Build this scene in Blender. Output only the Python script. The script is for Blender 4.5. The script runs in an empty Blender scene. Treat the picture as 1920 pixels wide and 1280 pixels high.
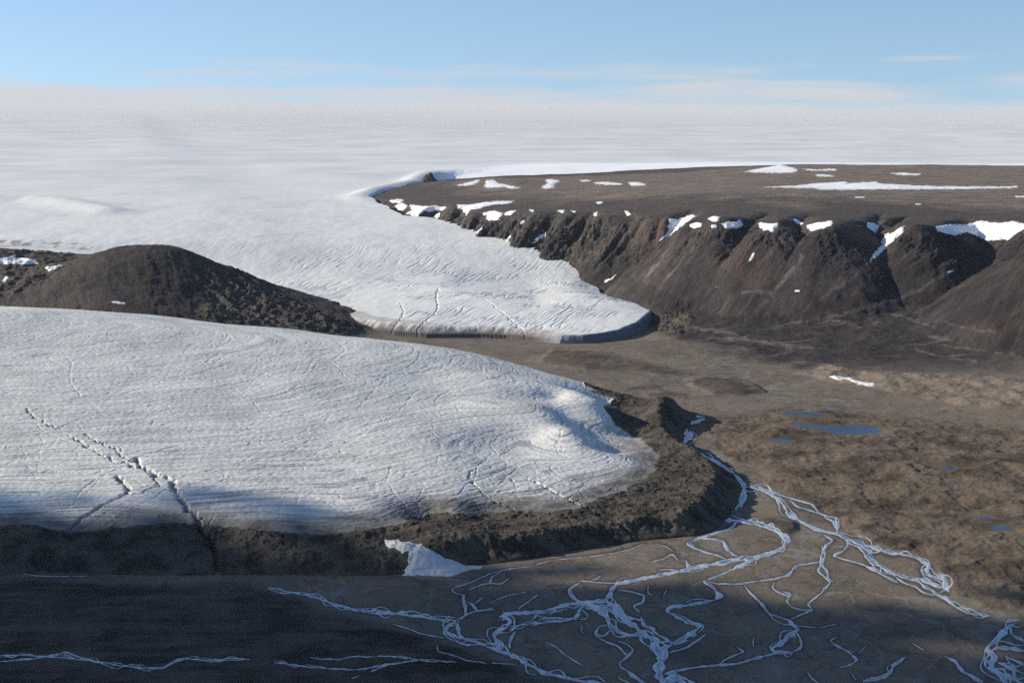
import bpy, math, random
import numpy as np
from mathutils import Vector

random.seed(7)
RNG = np.random.default_rng(11)
scene = bpy.context.scene
COL = scene.collection

# ------------------------------------------------------------------ camera
F = 2955.0                       # focal length in pixels of a 1920 wide picture
HC = 1000.0                      # camera height above the outwash plain, metres
PITCH = math.radians(8.184)
CP, SP = math.cos(PITCH), math.sin(PITCH)
cam_data = bpy.data.cameras.new("camera")
cam = bpy.data.objects.new("camera", cam_data)
COL.objects.link(cam)
cam.location = (0, 0, HC)
cam.rotation_euler = (math.radians(90) - PITCH, 0, 0)
cam_data.sensor_width = 36.0
cam_data.lens = 36.0 * F / 1920.0
cam_data.clip_start = 5.0
cam_data.clip_end = 400000.0
scene.camera = cam


def project(x, y, z):
    dz = HC - z
    df = y * CP + dz * SP
    du = y * SP - dz * CP
    return 960.0 + F * x / df, 640.0 - F * du / df


def ray(u, v):
    a, b = (u - 960.0) / F, (640.0 - v) / F
    return a, CP + b * SP, -SP + b * CP


def at_z(u, v, z=0.0):
    a, b, c = ray(u, v)
    t = (z - HC) / c
    return (a * t, b * t, z)


def at_y(u, v, y):
    a, b, c = ray(u, v)
    t = y / b
    return (a * t, y, HC + c * t)


# ------------------------------------------------------------------ noise and fields
def _hash(ix, iy, seed):
    h = (ix.astype(np.int64) * 374761393 + iy.astype(np.int64) * 668265263 + seed * 974711) & 0xFFFFFFFF
    h = ((h ^ (h >> 13)) * 1274126177) & 0xFFFFFFFF
    return (h ^ (h >> 16)) & 0xFFFF


def noise(x, y, seed=0):
    x0, y0 = np.floor(x), np.floor(y)
    fx, fy = (x - x0).astype(np.float32), (y - y0).astype(np.float32)
    ix, iy = x0.astype(np.int64), y0.astype(np.int64)
    sx = fx * fx * fx * (fx * (fx * 6 - 15) + 10)
    sy = fy * fy * fy * (fy * (fy * 6 - 15) + 10)

    def g(dx, dy):
        a = _hash(ix + dx, iy + dy, seed).astype(np.float32) * np.float32(2 * math.pi / 65536.0)
        return np.cos(a) * (fx - dx) + np.sin(a) * (fy - dy)
    n0 = g(0, 0) * (1 - sx) + g(1, 0) * sx
    n1 = g(0, 1) * (1 - sx) + g(1, 1) * sx
    return (n0 * (1 - sy) + n1 * sy) * 1.5


def fbm(x, y, seed=0, octaves=4, gain=0.5):
    s, a, t = 0.0, 1.0, 0.0
    for o in range(octaves):
        s = s + a * noise(x * 2 ** o + 13.7 * o, y * 2 ** o - 7.1 * o, seed + o)
        t += a
        a *= gain
    return s / t


def ridged(x, y, seed=0, octaves=4, gain=0.55):
    s, a, t = 0.0, 1.0, 0.0
    for o in range(octaves):
        s = s + a * (1 - np.abs(noise(x * 2 ** o + 5.3 * o, y * 2 ** o + 9.9 * o, seed + o)) * 1.6)
        t += a
        a *= gain
    return s / t


def sstep(a, b, x):
    t = np.clip((x - a) / (b - a), 0, 1)
    return t * t * (3 - 2 * t)


def smax(a, b, k):
    h = np.clip(0.5 + 0.5 * (a - b) / k, 0, 1)
    return b * (1 - h) + a * h + k * h * (1 - h)


def smin(a, b, k):
    return -smax(-a, -b, k)


class TPS:
    def __init__(self, pts, smooth=1e-4):
        p = np.array(pts, float)
        self.p = p[:, :2] / 1000.0
        n = len(p)
        K = self._k(self.p, self.p) + smooth * np.eye(n)
        P = np.c_[np.ones(n), self.p]
        A = np.block([[K, P], [P.T, np.zeros((3, 3))]])
        self.w = np.linalg.solve(A, np.r_[p[:, 2], 0, 0, 0])

    @staticmethod
    def _k(a, b):
        d2 = (a[:, None, 0] - b[None, :, 0]) ** 2 + (a[:, None, 1] - b[None, :, 1]) ** 2
        return 0.5 * d2 * np.log(d2 + 1e-9)

    def __call__(self, x, y):
        sh = np.shape(x)
        q = np.c_[np.ravel(x), np.ravel(y)] / 1000.0
        out = np.empty(len(q))
        n = len(self.p)
        for i in range(0, len(q), 40000):
            c = q[i:i + 40000]
            out[i:i + 40000] = self._k(c, self.p) @ self.w[:n] + self.w[n] + c @ self.w[n + 1:]
        return out.reshape(sh)


def poly_sd(x, y, poly, closed=True, want_t=False, clip=None):
    """signed distance (positive inside) to a polygon, and the arc length of the nearest point"""
    sh = np.shape(x)
    x, y = np.ravel(x), np.ravel(y)
    P = np.array(poly, float)[:, :2]
    best = np.full(len(x), 1e18)
    tt = np.zeros(len(x))
    inside = np.zeros(len(x), bool)
    arc = 0.0
    n = len(P)
    for i in range(n if closed else n - 1):
        ax, ay = P[i]
        bx, by = P[(i + 1) % n]
        dx, dy = bx - ax, by - ay
        L2 = dx * dx + dy * dy + 1e-12
        t = np.clip(((x - ax) * dx + (y - ay) * dy) / L2, 0, 1)
        d2 = (x - ax - t * dx) ** 2 + (y - ay - t * dy) ** 2
        m = d2 < best
        best = np.where(m, d2, best)
        if want_t:
            tt = np.where(m, arc + t * math.sqrt(L2), tt)
        if closed:
            c = (ay > y) != (by > y)
            if dy != 0:
                inside ^= c & (x < dx * (y - ay) / dy + ax)
        arc += math.sqrt(L2)
    d = np.sqrt(best)
    if closed:
        d = np.where(inside, d, -d)
    d = d.reshape(sh)
    return (d, tt.reshape(sh)) if want_t else d


def px_mask(u, v, poly, soft=4.0, aspect=2.0):
    """0..1 mask of a picture-plan polygon traced on the ground (depth weighted more, as the ground is seen aslant)"""
    P = np.array(poly, float)
    pad = soft * 2 + 6
    m = (u > P[:, 0].min() - pad) & (u < P[:, 0].max() + pad) & (v > P[:, 1].min() - pad) & (v < P[:, 1].max() + pad)
    out = np.zeros(u.shape, np.float32)
    if m.any():
        sd = poly_sd(u[m], v[m] * aspect, np.c_[P[:, 0], P[:, 1] * aspect])
        out[m] = sstep(-soft, soft, sd)
    return out


Z2 = lambda pts: [(640 + x / 3.0, 280 + y / 3.0) for x, y in pts]
Z3 = lambda pts: [(1180 + x / 2.5946, 280 + y / 2.5946) for x, y in pts]
Z1 = lambda pts: [(x / 2.5263, 440 + y / 2.5263) for x, y in pts]
Z4 = lambda pts: [(x / 2.5263, 840 + y / 2.5263) for x, y in pts]
Z5 = lambda pts: [(700 + x / 2.9097, 840 + y / 2.9097) for x, y in pts]
Z6 = lambda pts: [(1240 + x / 2.8235, 840 + y / 2.8235) for x, y in pts]
Z7 = lambda pts: [(1100 + x / 2.3415, 600 + y / 2.3415) for x, y in pts]
ZM = lambda pts: [(960 + x / 3.459, 660 + y / 3.459) for x, y in pts]

# ------------------------------------------------------------------ ground heights
base_pts = []
for u, v, z in [(-300, 1280, 0), (100, 1280, 0), (960, 1280, 0), (1800, 1280, 0), (2300, 1280, 0), (-200, 1100, 0), (300, 1100, 0), (960, 1090, 0),
                (1500, 1000, 0), (1500, 1120, 0), (1400, 880, 0), (1330, 800, 0), (1400, 740, 0), (1250, 690, 0), (1000, 660, 0),
                (1150, 640, 2), (1700, 765, 3), (1900, 790, 4), (850, 640, 0), (1100, 690, 0), (1480, 720, 2),
                (1600, 850, 9), (1800, 950, 11), (1900, 1050, 10), (1900, 870, 16), (1700, 1010, 6), (1500, 850, 6), (2150, 900, 25), (1600, 800, 6),
                (1590, 716, 14), (1750, 735, 18), (1900, 745, 30), (1660, 702, 26), (1850, 715, 36),
                (1235, 612, 16), (1350, 640, 20), (1500, 655, 30), (1700, 665, 42), (1900, 685, 42), (1300, 590, 66), (1500, 592, 82),
                (1640, 588, 100), (1400, 600, 66), (1800, 625, 88), (1920, 610, 120), (1250, 640, 8), (2200, 650, 120)]:
    base_pts.append(at_z(u, v, z))
# the dome hill on the left and the ledge beside it
for u, v, y in [(270, 462, 7900), (330, 463, 7950), (210, 466, 7950), (380, 484, 7950), (450, 516, 7900), (520, 550, 7700), (600, 586, 7420), (690, 626, 7150),
                (270, 520, 7500), (270, 560, 7250), (270, 590, 7080), (150, 484, 8000), (80, 476, 8250), (0, 466, 8400), (0, 500, 7900),
                (0, 540, 7500), (0, 570, 7300), (100, 580, 7180), (400, 560, 7450), (400, 597, 7150), (500, 602, 7180), (-200, 480, 8300), (-200, 560, 7400),
                (620, 612, 7120)]:
    base_pts.append(at_y(u, v, y))
for x, y, z in [(-1900, 8600, 190), (-2500, 9100, 120), (-1500, 8500, 130), (-1200, 8500, 60), (-800, 8200, 10), (-300, 8000, -20), (300, 8200, -10), (-3200, 9000, 160),
                (-700, 6850, 0), (-1500, 6850, 20), (-2300, 6850, 60), (-1800, 9600, 80), (-500, 9500, 60), (-1500, 12000, 200), (-3500, 16000, 300),
                (0, 16000, 330), (3000, 20000, 380), (8000, 12000, 450), (-8000, 12000, 250), (0, 60000, 400), (30000, 60000, 400), (-30000, 60000, 400),
                (500, 2000, 0), (-2000, 2000, 0), (2500, 2000, 0), (-2500, 6000, 20), (3500, 6500, 200), (5000, 8000, 400)]:
    base_pts.append((x, y, z))
for u, v, z in [(1100, 517, 70), (1000, 494, 110), (900, 470, 140), (780, 415, 235), (705, 378, 330), (1180, 560, 20), (1215, 585, 8)]:
    base_pts.append(at_z(u, v, z))
T_BASE = TPS(base_pts)

# plateau heights
T_PLAT = TPS([at_y(*p) for p in [(700, 373, 11950), (780, 385, 11200), (900, 397, 10250), (1000, 396, 9820), (1100, 397, 9520), (1230, 403, 8990), (1340, 406, 8150),
                                 (1500, 410, 7950), (1640, 416, 7850), (1760, 420, 8050), (1860, 418, 8300),
                                 (1990, 428, 7000), (2200, 420, 7400),
                                 (850, 352, 12200), (900, 340, 12600), (1000, 338, 12800), (1200, 332, 13200), (1400, 322, 13600),
                                 (1480, 311, 14200), (1700, 311, 14200), (1900, 313, 14000), (2200, 312, 14000),
                                 (1000, 370, 11000), (1300, 370, 9600), (1600, 370, 9500), (1900, 375, 9400), (1500, 340, 11500), (1800, 340, 11500), (1200, 350, 11500),
                                 (800, 362, 12100)]] + [(0, 17000, 420), (3000, 17000, 470), (6000, 17000, 480)], 3e-3)


def EX(u, v, y):
    return at_y(u, v, y)[:2]


plateau_edge = [EX(690, 371, 12150), EX(720, 376, 11850), EX(745, 380, 11560), EX(775, 381, 11420), EX(800, 388, 11040), EX(830, 388, 11060), EX(845, 394, 10640),
                EX(868, 392, 10720), EX(885, 398, 10300), EX(925, 396, 10200), EX(940, 399, 9940), EX(985, 397, 9840), EX(1000, 400, 9640), EX(1040, 398, 9650), EX(1060, 400, 9490),
                EX(1110, 398, 9500), EX(1130, 402, 9350), EX(1180, 401, 9240), EX(1200, 405, 9080), EX(1240, 403, 8990),
                EX(1300, 400, 9080), EX(1310, 412, 8230), EX(1345, 420, 8000), EX(1390, 412, 8160), EX(1440, 403, 8620), EX(1440, 412, 8000), EX(1460, 425, 7820),
                EX(1518, 402, 8560), EX(1524, 412, 7900), EX(1560, 428, 7700), EX(1590, 420, 7780), EX(1650, 400, 8700), EX(1657, 412, 8300), EX(1700, 400, 8620),
                EX(1690, 425, 7900), EX(1715, 432, 7720), EX(1745, 422, 7850), EX(1770, 412, 8250), EX(1815, 408, 8560), EX(1860, 408, 8480), EX(1935, 410, 8050),
                EX(1980, 430, 7500), EX(2000, 430, 6900), EX(2060, 430, 6650), EX(2150, 430, 6700), EX(2500, 430, 6900), (9000, 7200), (12000, 9000),
                (12000, 15500), (3000, 15500), (600, 14200), (-500, 13600), (-900, 13000)]

hollows = []          # filled below by the ponds: (polygon xy, level)


def ground_parts(x, y, detail=True):
    B = T_BASE(x, y)
    wob = fbm(x / 260.0, y / 260.0, 3, 3) * 45.0
    D = -poly_sd(x, y, plateau_edge)
    near = sstep(14500, 13000, y)
    Dw = D + wob * sstep(-300, 60, D) * near
    P = T_PLAT(x, y) + fbm(x / 600.0, y / 500.0, 31, 4) * 15.0
    P = np.where(y > 14500, P - (y - 14500) * 0.02, P)
    ang = x * 0.80 - y * 0.60 + fbm(x / 300.0, y / 300.0, 39, 2) * 60.0
    dn = x * 0.60 + y * 0.80
    gul = 1.0 - np.minimum(np.abs(noise(ang / 190.0, dn / 900.0, 43)) * 2.6, 1.0)
    gul2 = 1.0 - np.minimum(np.abs(noise(ang / 85.0 + 9, dn / 500.0, 44)) * 2.4, 1.0)
    west = sstep(1150, 650, x)
    Dw = Dw + (gul * (18.0 + 38.0 * west + 26.0 * sstep(1850, 2100, x)) + gul2 * (5.0 + 9.0 * west)) * sstep(-70, 90, D) * sstep(430, 170, D) * near
    q = np.maximum(Dw + 60, 0)
    fall = np.where(q < 170, q * q / 340.0, q - 85) * (0.66 + 0.18 * west)
    S = P - fall
    if detail:
        s = sstep(20, 120, D) * near
        # ribs and outcrops running down the slope
        cliff = sstep(800, 200, x) * 0.75 + 0.24 + 0.3 * sstep(.1, .5, fbm(x / 200.0, y / 200.0, 45, 2)) * sstep(260, 120, D)
        rib = ridged(ang / 75.0, dn / 330.0, 41, 4) - 0.62
        S = S + rib * 40.0 * s * cliff * sstep(460, 120, D)
        S = S + (ridged(x / 46.0, y / 52.0, 47, 4, .68) - 0.62) * 42.0 * s * np.clip(cliff + 0.1, 0, 1) * sstep(500, 60, D)
        S = S + fbm(x / 35.0, y / 35.0, 59, 3) * 3.0 * sstep(-400, 0, D) * near
        # low knolls on the plateau
        kx = (x - (-60)) / 500.0
        S = S + 26.0 * np.exp(-((x + 90) / 330.0) ** 2 - ((y - 12500) / 420.0) ** 2)
    G = smax(B, S, 26.0)
    return G, B, S, D, P


T_HILL = None


def ground_height(x, y, parts=False):
    x = np.asarray(x, float)
    y = np.asarray(y, float)
    G, B, S, D, P = ground_parts(x, y)
    u, v = project(x, y, np.maximum(B, 0))
    low = sstep(40, 5, S - B)
    # hummocky moorland right of the river
    moor = px_mask(u, v, MOOR, 16)
    h = fbm(x / 105.0, y / 150.0, 71, 4, 0.5) * 10.0 + (ridged(x / 75.0, y / 95.0, 77, 3) - 0.55) * 7.0
    big = fbm(x / 420.0, y / 420.0, 75, 2) * 12.0
    G = G + moor * low * (h + big + 3.0)
    # beige bank
    bank = px_mask(u, v, BANK, 8)
    G = G + bank * low * (fbm(x / 90.0, y / 110.0, 81, 4) * 12.0 + 5.0)
    # dark moraine apron
    apron = sstep(5900, 6500, y) * sstep(6.0, 22.0, B) * low * sstep(-200, 300, x)
    G = G + apron * (fbm(x / 170.0, y / 170.0, 91, 5, 0.55) * 16.0 + (ridged(x / 150.0, y / 120.0, 97, 3) - 0.6) * 9.0)
    # rubble between glacier snout and slope
    rub = px_mask(u, v, RUBBLE, 8) * sstep(90, 40, S - B)
    G = G + rub * (ridged(x / 60.0, y / 60.0, 101, 5, .65) - 0.45) * 30.0
    # left hill: slumped ground on its right flank, gullies elsewhere
    hill = sstep(0, -250, x - 0.0) * sstep(6900, 7100, y) * sstep(9200, 8600, y) * sstep(2, 25, B)
    slump = px_mask(u, v, SLUMP, 14)
    G = G + hill * (fbm(x / 120.0, y / 120.0, 111, 4) * 8.0 + (ridged(x / 70.0 + y / 200.0, y / 260.0, 113, 4) - .6) * 6.0 + slump * (ridged(x / 80.0, y / 80.0, 117, 4) - 0.5) * 34.0)
    led = px_mask(u, v, LEDGE, 10)
    G = G + hill * led * (ridged(x / 130.0, y / 130.0, 121, 4) - 0.6) * 30.0
    # islands of old ground on the upper river flat
    for isl, hh in ISLANDS:
        m = px_mask(u, v, isl, 9)
        G = G + m * (hh + fbm(x / 60.0, y / 60.0, 131, 3) * 4.0)
    # left foreground moorland
    fm = px_mask(u, v, MOOR_LEFT, 14)
    G = G + fm * (3.0 + fbm(x / 110.0, y / 110.0, 141, 5, 0.55) * 7.0)
    for poly, lev in hollows:
        sd = poly_sd(x, y, poly)
        G = np.where(sd > -60, G + (lev - 2.5 * sstep(-4, 12, sd) - G) * sstep(-60, -1, sd), G)
    G = G - (G - 60.0) * sstep(17500, 21000, y)
    return (G, B, S, D) if parts else G


MOOR = Z7([(470, 450), (640, 418), (800, 392), (1050, 392), (1300, 420), (1500, 442), (1920, 470)]) + [(2300, 800), (2300, 1300), (1990, 1230)] + \
    Z6([(1920, 850), (1700, 830), (1560, 780), (1515, 690), (1430, 600), (1330, 555), (1200, 525), (1115, 490), (1010, 420), (945, 370), (860, 340), (790, 285), (640, 235), (520, 200)]) + \
    Z7([(770, 725), (815, 690), (760, 650), (640, 605), (545, 560), (570, 520), (490, 490)])
BANK = Z3([(810, 1090), (900, 1055), (960, 1042), (1100, 1075), (1400, 1090), (1700, 1095), (1920, 1130)]) + [(2100, 735), (2100, 800), (1920, 772), (1780, 757), (1640, 728), (1560, 715)]
RUBBLE = Z2([(1470, 740), (1560, 700), (1700, 760), (1920, 860), (1990, 960), (1900, 1040), (1800, 1010), (1780, 930), (1700, 850), (1580, 780)])
SLUMP = Z1([(980, 160), (1100, 150), (1260, 230), (1480, 350), (1680, 430), (1740, 490), (1400, 460), (960, 420), (940, 380), (1000, 300)])
LEDGE = Z1([(-200, 60), (380, 80), (240, 200), (100, 270), (60, 300), (-200, 340)])
MOOR_LEFT = [(-500, 1083), (0, 1083), (290, 1096), (435, 1088), (503, 1103), (620, 1147), (760, 1182), (850, 1212), (950, 1242), (1030, 1285), (1100, 1400), (-500, 1400)]
ISLANDS = [(Z7([(440, 260), (520, 250), (640, 255), (740, 285), (780, 315), (690, 328), (560, 322), (470, 290)]), 12),
           (Z7([(260, 322), (340, 312), (430, 325), (430, 338), (300, 338)]), 5),
           (Z7([(-150, 130), (60, 138), (200, 175), (330, 205), (450, 235), (330, 238), (180, 212), (0, 217), (-200, 180)]), 7),
           (Z7([(170, 302), (230, 285), (330, 285), (320, 300), (200, 310)]), 5),
           (Z6([(480, 380), (560, 365), (640, 370), (710, 400), (715, 430), (680, 455), (640, 452), (580, 410)]), 7)]

PONDS = [(Z7([(868, 408), (880, 402), (960, 403), (1030, 408), (1042, 414), (1020, 420), (960, 421), (900, 417), (872, 415)]), 6,
          "thin dark blue pond strip, the uppermost pond on the brown moor"),
         (Z7([(898, 456), (930, 451), (1000, 458), (1100, 466), (1200, 462), (1265, 466), (1292, 484), (1270, 496), (1180, 501), (1100, 498), (1060, 485), (980, 470), (920, 465)]), 6,
          "largest deep blue pond, long and bent, on the brown moor"),
         (Z7([(798, 526), (860, 521), (905, 526), (910, 534), (840, 538)]), 6,
          "small blue pond below the largest pond, nearest the river bend"),
         (Z7([(1552, 647), (1600, 641), (1640, 647), (1625, 656), (1565, 656)]), 9,
          "small pale blue pond alone in the middle of the brown hummocks"),
         (Z7([(1722, 864), (1760, 860), (1792, 864), (1785, 871), (1740, 871)]), 9,
          "tiny pale pond sliver just above the lowest blue pond"),
         (Z7([(1768, 908), (1820, 899), (1880, 908), (1862, 920), (1790, 919)]), 9,
          "lowest blue pond, oval, near the picture's right edge")]
pond_xy = []
for poly, lev, lab in PONDS:
    xy = [at_z(u, v, lev)[:2] for u, v in poly]
    pond_xy.append((xy, lev, lab))
    hollows.append((xy, lev))

# ------------------------------------------------------------------ far glacier and ice cap heights
ICE_PROF = [(6000, 20), (7000, 30), (7250, 38), (7450, 57), (7850, 87), (8400, 138), (8900, 177), (9050, 195), (9900, 254), (11000, 321), (12100, 377), (13700, 433),
            (16500, 486), (20500, 534), (29000, 587), (45000, 664), (60000, 640), (120000, 200)]
_iy = np.array([p[0] for p in ICE_PROF], float)
_iz = np.array([p[1] for p in ICE_PROF], float)
# smooth interpolation table
_fy = np.exp(np.linspace(math.log(6000), math.log(120000), 400))
_fz = np.interp(_fy, _iy, _iz)
for _ in range(3):
    _p = np.pad(_fz, 8, mode="edge")
    _p[:8] = _fz[0] - (np.arange(8, 0, -1)) * (_fz[1] - _fz[0])
    _p[-8:] = _fz[-1] + (np.arange(1, 9)) * (_fz[-1] - _fz[-2])
    _fz = np.convolve(_p, np.ones(17) / 17.0, "valid")

CLIFF_LINE = [(690, 372), (716, 362), (742, 356), (790, 347), (802, 337), (822, 325), (850, 322), (900, 318), (945, 313), (1000, 310)]


def ice_raw(x, y):
    z = np.interp(y, _fy, _fz)
    s = x / y
    z = z + fbm(x / 1500.0, y / 1900.0, 201, 3) * 14.0 * sstep(7500, 10000, y)
    # gentle swells of the ice cap
    z = z + fbm(x / 6000.0, y / 9000.0, 207, 2) * 45.0 * sstep(14000, 24000, y)
    z = z + (fbm(x / 20000.0, y / 60000.0, 209, 3) * 330.0 - sstep(-.1, .3, s) * 130.0 + 190.0) * sstep(22000, 45000, y)
    # ice rises towards its left side above the dome hill
    z = z + 26.0 * sstep(-700, -1700, x - (y - 8500) * -0.25) * sstep(7300, 8200, y)
    return z


def ice_at(u, v, zadd=0.0):
    """where the sight line through a traced point meets the ice"""
    a, b, c = ray(u, v)
    t = np.linspace(6500, 90000, 6000)
    x, y, z = a * t, b * t, HC + c * t
    d = z - (ice_raw(x, y) + zadd)
    i = int(np.argmax(d < 0))
    return (x[i], y[i])


cliff_xy = [ice_at(u, v) for u, v in CLIFF_LINE]
low_side = cliff_xy + [(cliff_xy[-1][0] + 3000, cliff_xy[-1][1] + 500), (9000, cliff_xy[-1][1] + 500), (9000, 9000), (2500, 9000), (cliff_xy[0][0] + 350, cliff_xy[0][1] - 1200)]

FRONT = [at_z(u, v, 2)[:2] for u, v in [(1230, 604), (1204, 622), (1168, 634), (1128, 640), (1095, 643), (1050, 643), (1005, 638), (950, 632), (900, 630),
                                       (850, 630), (800, 630), (740, 626), (690, 621)]] + \
    [EX(650, 606, 7350), EX(600, 580, 7650), EX(520, 548, 7850), EX(450, 513, 8060), EX(380, 480, 8250), EX(270, 458, 8600), EX(130, 466, 8800), EX(0, 458, 8900), EX(-400, 460, 8900),
     (-9000, 8600), (-80000, 80000), (-80000, 90000), (80000, 90000), (80000, 17000), (9000, 14000), (2500, 11500), EX(1100, 440, 10300), EX(1130, 470, 9400)] + \
    [EX(1130, 500, 8800), EX(1136, 518, 8470), EX(1164, 537, 8180), EX(1198, 551, 7980), EX(1222, 563, 7880), EX(1237, 582, 7780)]


def ice_height(x, y, detail=True):
    z = ice_raw(x, y)
    sd, t = poly_sd(x, y, FRONT, want_t=True)
    sd = sd + fbm(x / 60.0, y / 60.0, 221, 3) * 12.0 * sstep(9800, 9000, y)
    tongue = sstep(9600, 8600, y)
    # convex edge: steep low cliff at the margin then rounding over
    ramp = 30.0 + 60.0 * sstep(260, 60, x)
    edge = 8.0 + 30.0 * sstep(0, ramp, sd) + np.clip(sd, 0, 900) * (0.055 + 0.12 * sstep(100, 400, x))
    right_cliff = sstep(150, 500, x) * sstep(8600, 7900, y)
    edge = edge + right_cliff * 14.0 * sstep(0, 22, sd)
    z2 = smin(z, edge + 3.0, 24.0)
    z = z * (1 - tongue) + z2 * tongue
    # step down to the lower ice on the far right side
    sl = poly_sd(x, y, low_side)
    slw = sl + fbm(x / 140.0, y / 300.0, 225, 3) * 45.0
    along_ = sstep(cliff_xy[7][1], cliff_xy[4][1], y)
    drop = (6.0 + 92.0 * along_) * sstep(0, 50 + 260 * (1 - along_), slw)
    z = z - drop * sstep(60000, 20000, y)
    bulge = 42.0 * along_ * np.exp(-((sl + 80) / 120.0) ** 2) * sstep(26000, 14000, y) * sstep(11500, 12500, y)
    z = z + bulge
    # broad snow swell behind the plateau
    z = z + 40.0 * np.exp(-((x - 1500) / 2600.0) ** 2 - ((y - 15600) / 1300.0) ** 2)
    if detail:
        w = sstep(16000, 9000, y)
        z = z + w * fbm(x / 90.0, y / 120.0, 231, 4) * 2.4
        # crevasses across the tongue, curving with the flow
        across = x * 0.35 + y * 0.94 + fbm(x / 500.0, y / 500.0, 241, 2) * 60.0
        along = x * 0.94 - y * 0.35
        cre = np.abs(noise(along / 24.0 + fbm(x / 420.0, y / 420.0, 243, 2) * 1.6, across / 330.0, 245))
        m = sstep(10500, 8600, y) * sstep(20, 120, sd)
        z = z - m * 2.5 * sstep(0.17, 0.0, cre) * sstep(-0.25, 0.3, fbm(x / 420.0, y / 420.0, 247, 2) + 0.12)
        for pts, wd, dp in ICE_CHANNELS:
            d = poly_sd(x + fbm(x / 60.0, y / 60.0, 249, 3) * 14.0, y + fbm(x / 90.0, y / 90.0, 251, 3) * 34.0, pts, closed=False)
            z = z - dp * sstep(wd, 0, d)
        # ice cliff band on the far left (rise with a broken lip)
        d = poly_sd(x, y, LIP, closed=False)
        z = z + 34.0 * np.exp(-(d / 170.0) ** 2)
    return z


ICE_CHANNELS = [([ice_at(u, v) for u, v in Z2([(545, 740), (535, 800), (545, 870), (520, 920), (460, 970), (400, 1010)])], 7.0, 4.0),
                ([ice_at(u, v) for u, v in Z2([(330, 830), (350, 890), (330, 950), (260, 1000)])], 6.0, 3.0),
                ([ice_at(u, v) for u, v in Z2([(800, 830), (900, 900), (1000, 990), (1045, 1030)])], 6.0, 3.0),
                ([ice_at(u, v) for u, v in Z2([(1480, 830), (1440, 870), (1380, 900), (1300, 910)])], 6.0, 2.0)]
LIP = [ice_at(u, v) for u, v in [(-120, 380), (0, 374), (60, 374), (110, 380), (160, 390), (200, 398)]]
LIP_X = np.array([p[0] for p in LIP])
LIP_Y = np.array([p[1] for p in LIP])

# ------------------------------------------------------------------ near glacier heights
near_pts = []


def strip(u, prs):
    for v, y in prs:
        near_pts.append(at_y(u, v, y))


strip(0, [(985, 3560), (940, 3690), (900, 3850), (850, 4060), (800, 4290), (750, 4550), (700, 4870), (650, 5200), (620, 5400), (600, 5560), (586, 5720), (577, 5900)])
strip(300, [(1000, 3530), (960, 3620), (930, 3720), (900, 3860), (850, 4090), (800, 4340), (750, 4620), (700, 4940), (650, 5300), (620, 5520), (608, 5650), (602, 5800)])
strip(600, [(1010, 3500), (985, 3560), (950, 3690), (900, 3900), (850, 4150), (800, 4420), (750, 4720), (700, 5060), (660, 5350), (640, 5520), (630, 5680)])
strip(730, [(1005, 3520), (985, 3580), (950, 3720), (900, 3930), (800, 4460), (700, 5120), (640, 5640)])
strip(850, [(990, 3550), (958, 3730), (940, 3800), (900, 3960), (850, 4220), (800, 4510), (750, 4830), (700, 5180), (675, 5400), (659, 5580)])
strip(1000, [(985, 3610), (950, 3790), (900, 4030), (850, 4310), (820, 4490), (707, 5300), (698, 5420)])
strip(1110, [(988, 3650), (950, 3800), (900, 4060)])
for u, v, z in [(1040, 730, 116), (1070, 736, 115), (1100, 745, 108), (1127, 752, 96), (1150, 768, 40), (1120, 850, 68), (1160, 852, 58), (1200, 864, 46), (1000, 740, 110)]:
    near_pts.append(at_z(u, v, z))
strip(1160, [(940, 3860), (900, 4070)])
for u, y, z in [(1000, 5000, 118), (1012, 4800, 113), (1034, 4650, 106), (1064, 4500, 96), (1090, 4400, 82),
                (1044, 5000, 98), (1062, 4800, 78), (1088, 4650, 63), (1118, 4500, 50), (1144, 4400, 40), (1085, 5060, 110), (1122, 4900, 84), (1136, 4800, 60), (1150, 4650, 40)]:
    near_pts.append(((u - 960) / F * (y * CP + (HC - z) * SP), y, z))
strip(1200, [(985, 3650), (950, 3810), (900, 4070), (870, 4250), (845, 4400)])
for u, v, z in [(1165, 790, 14), (1165, 768, 16), (1195, 822, 16), (1182, 800, 14), (1235, 858, 24), (1182, 742, 44), (1210, 752, 60), (1230, 770, 60), (1243, 805, 54), (1252, 828, 46),
                (1328, 854, 44), (1360, 884, 44), (1318, 905, 46), (1303, 955, 44), (1275, 985, 32), (1250, 960, 34), (1270, 900, 38), (1240, 915, 36), (1290, 860, 40),
                (1150, 1000, 18), (1060, 1005, 30), (950, 1000, 38), (760, 1010, 40), (780, 1040, 24)]:
    near_pts.append(at_z(u, v, z))
# moraine crest in front of the ice with a hollow behind it
for u, v, z in [(800, 990, 52), (900, 988, 50), (1000, 990, 44), (1080, 995, 34)]:
    near_pts.append(at_z(u, v, z))
for u, v, z in [(820, 972, 30), (900, 970, 28), (980, 970, 28)]:
    near_pts.append(at_z(u, v, z))
for u, y, z in [(0, 6300, 235), (0, 6700, 130), (0, 7000, 10), (300, 6250, 200), (300, 6700, 70), (600, 6050, 160), (600, 6500, 50), (850, 5950, 105), (850, 6300, 20),
                (1000, 5750, 70), (1000, 6050, 5), (1110, 5420, 66), (1110, 5650, 15), (1200, 5350, 30), (1180, 5500, 8)]:
    near_pts.append(((u - 960) / F * y * 1.03, y, z))
for x, y, z in [(-3500, 3300, 30), (-3500, 4000, 130), (-3500, 5000, 230), (-3500, 6000, 300), (-2500, 3350, 30), (-2500, 4000, 125), (-2500, 5000, 220), (-2700, 6000, 295)]:
    near_pts.append((x, y, z))
T_NEAR = TPS(near_pts, 4e-4)

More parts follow.
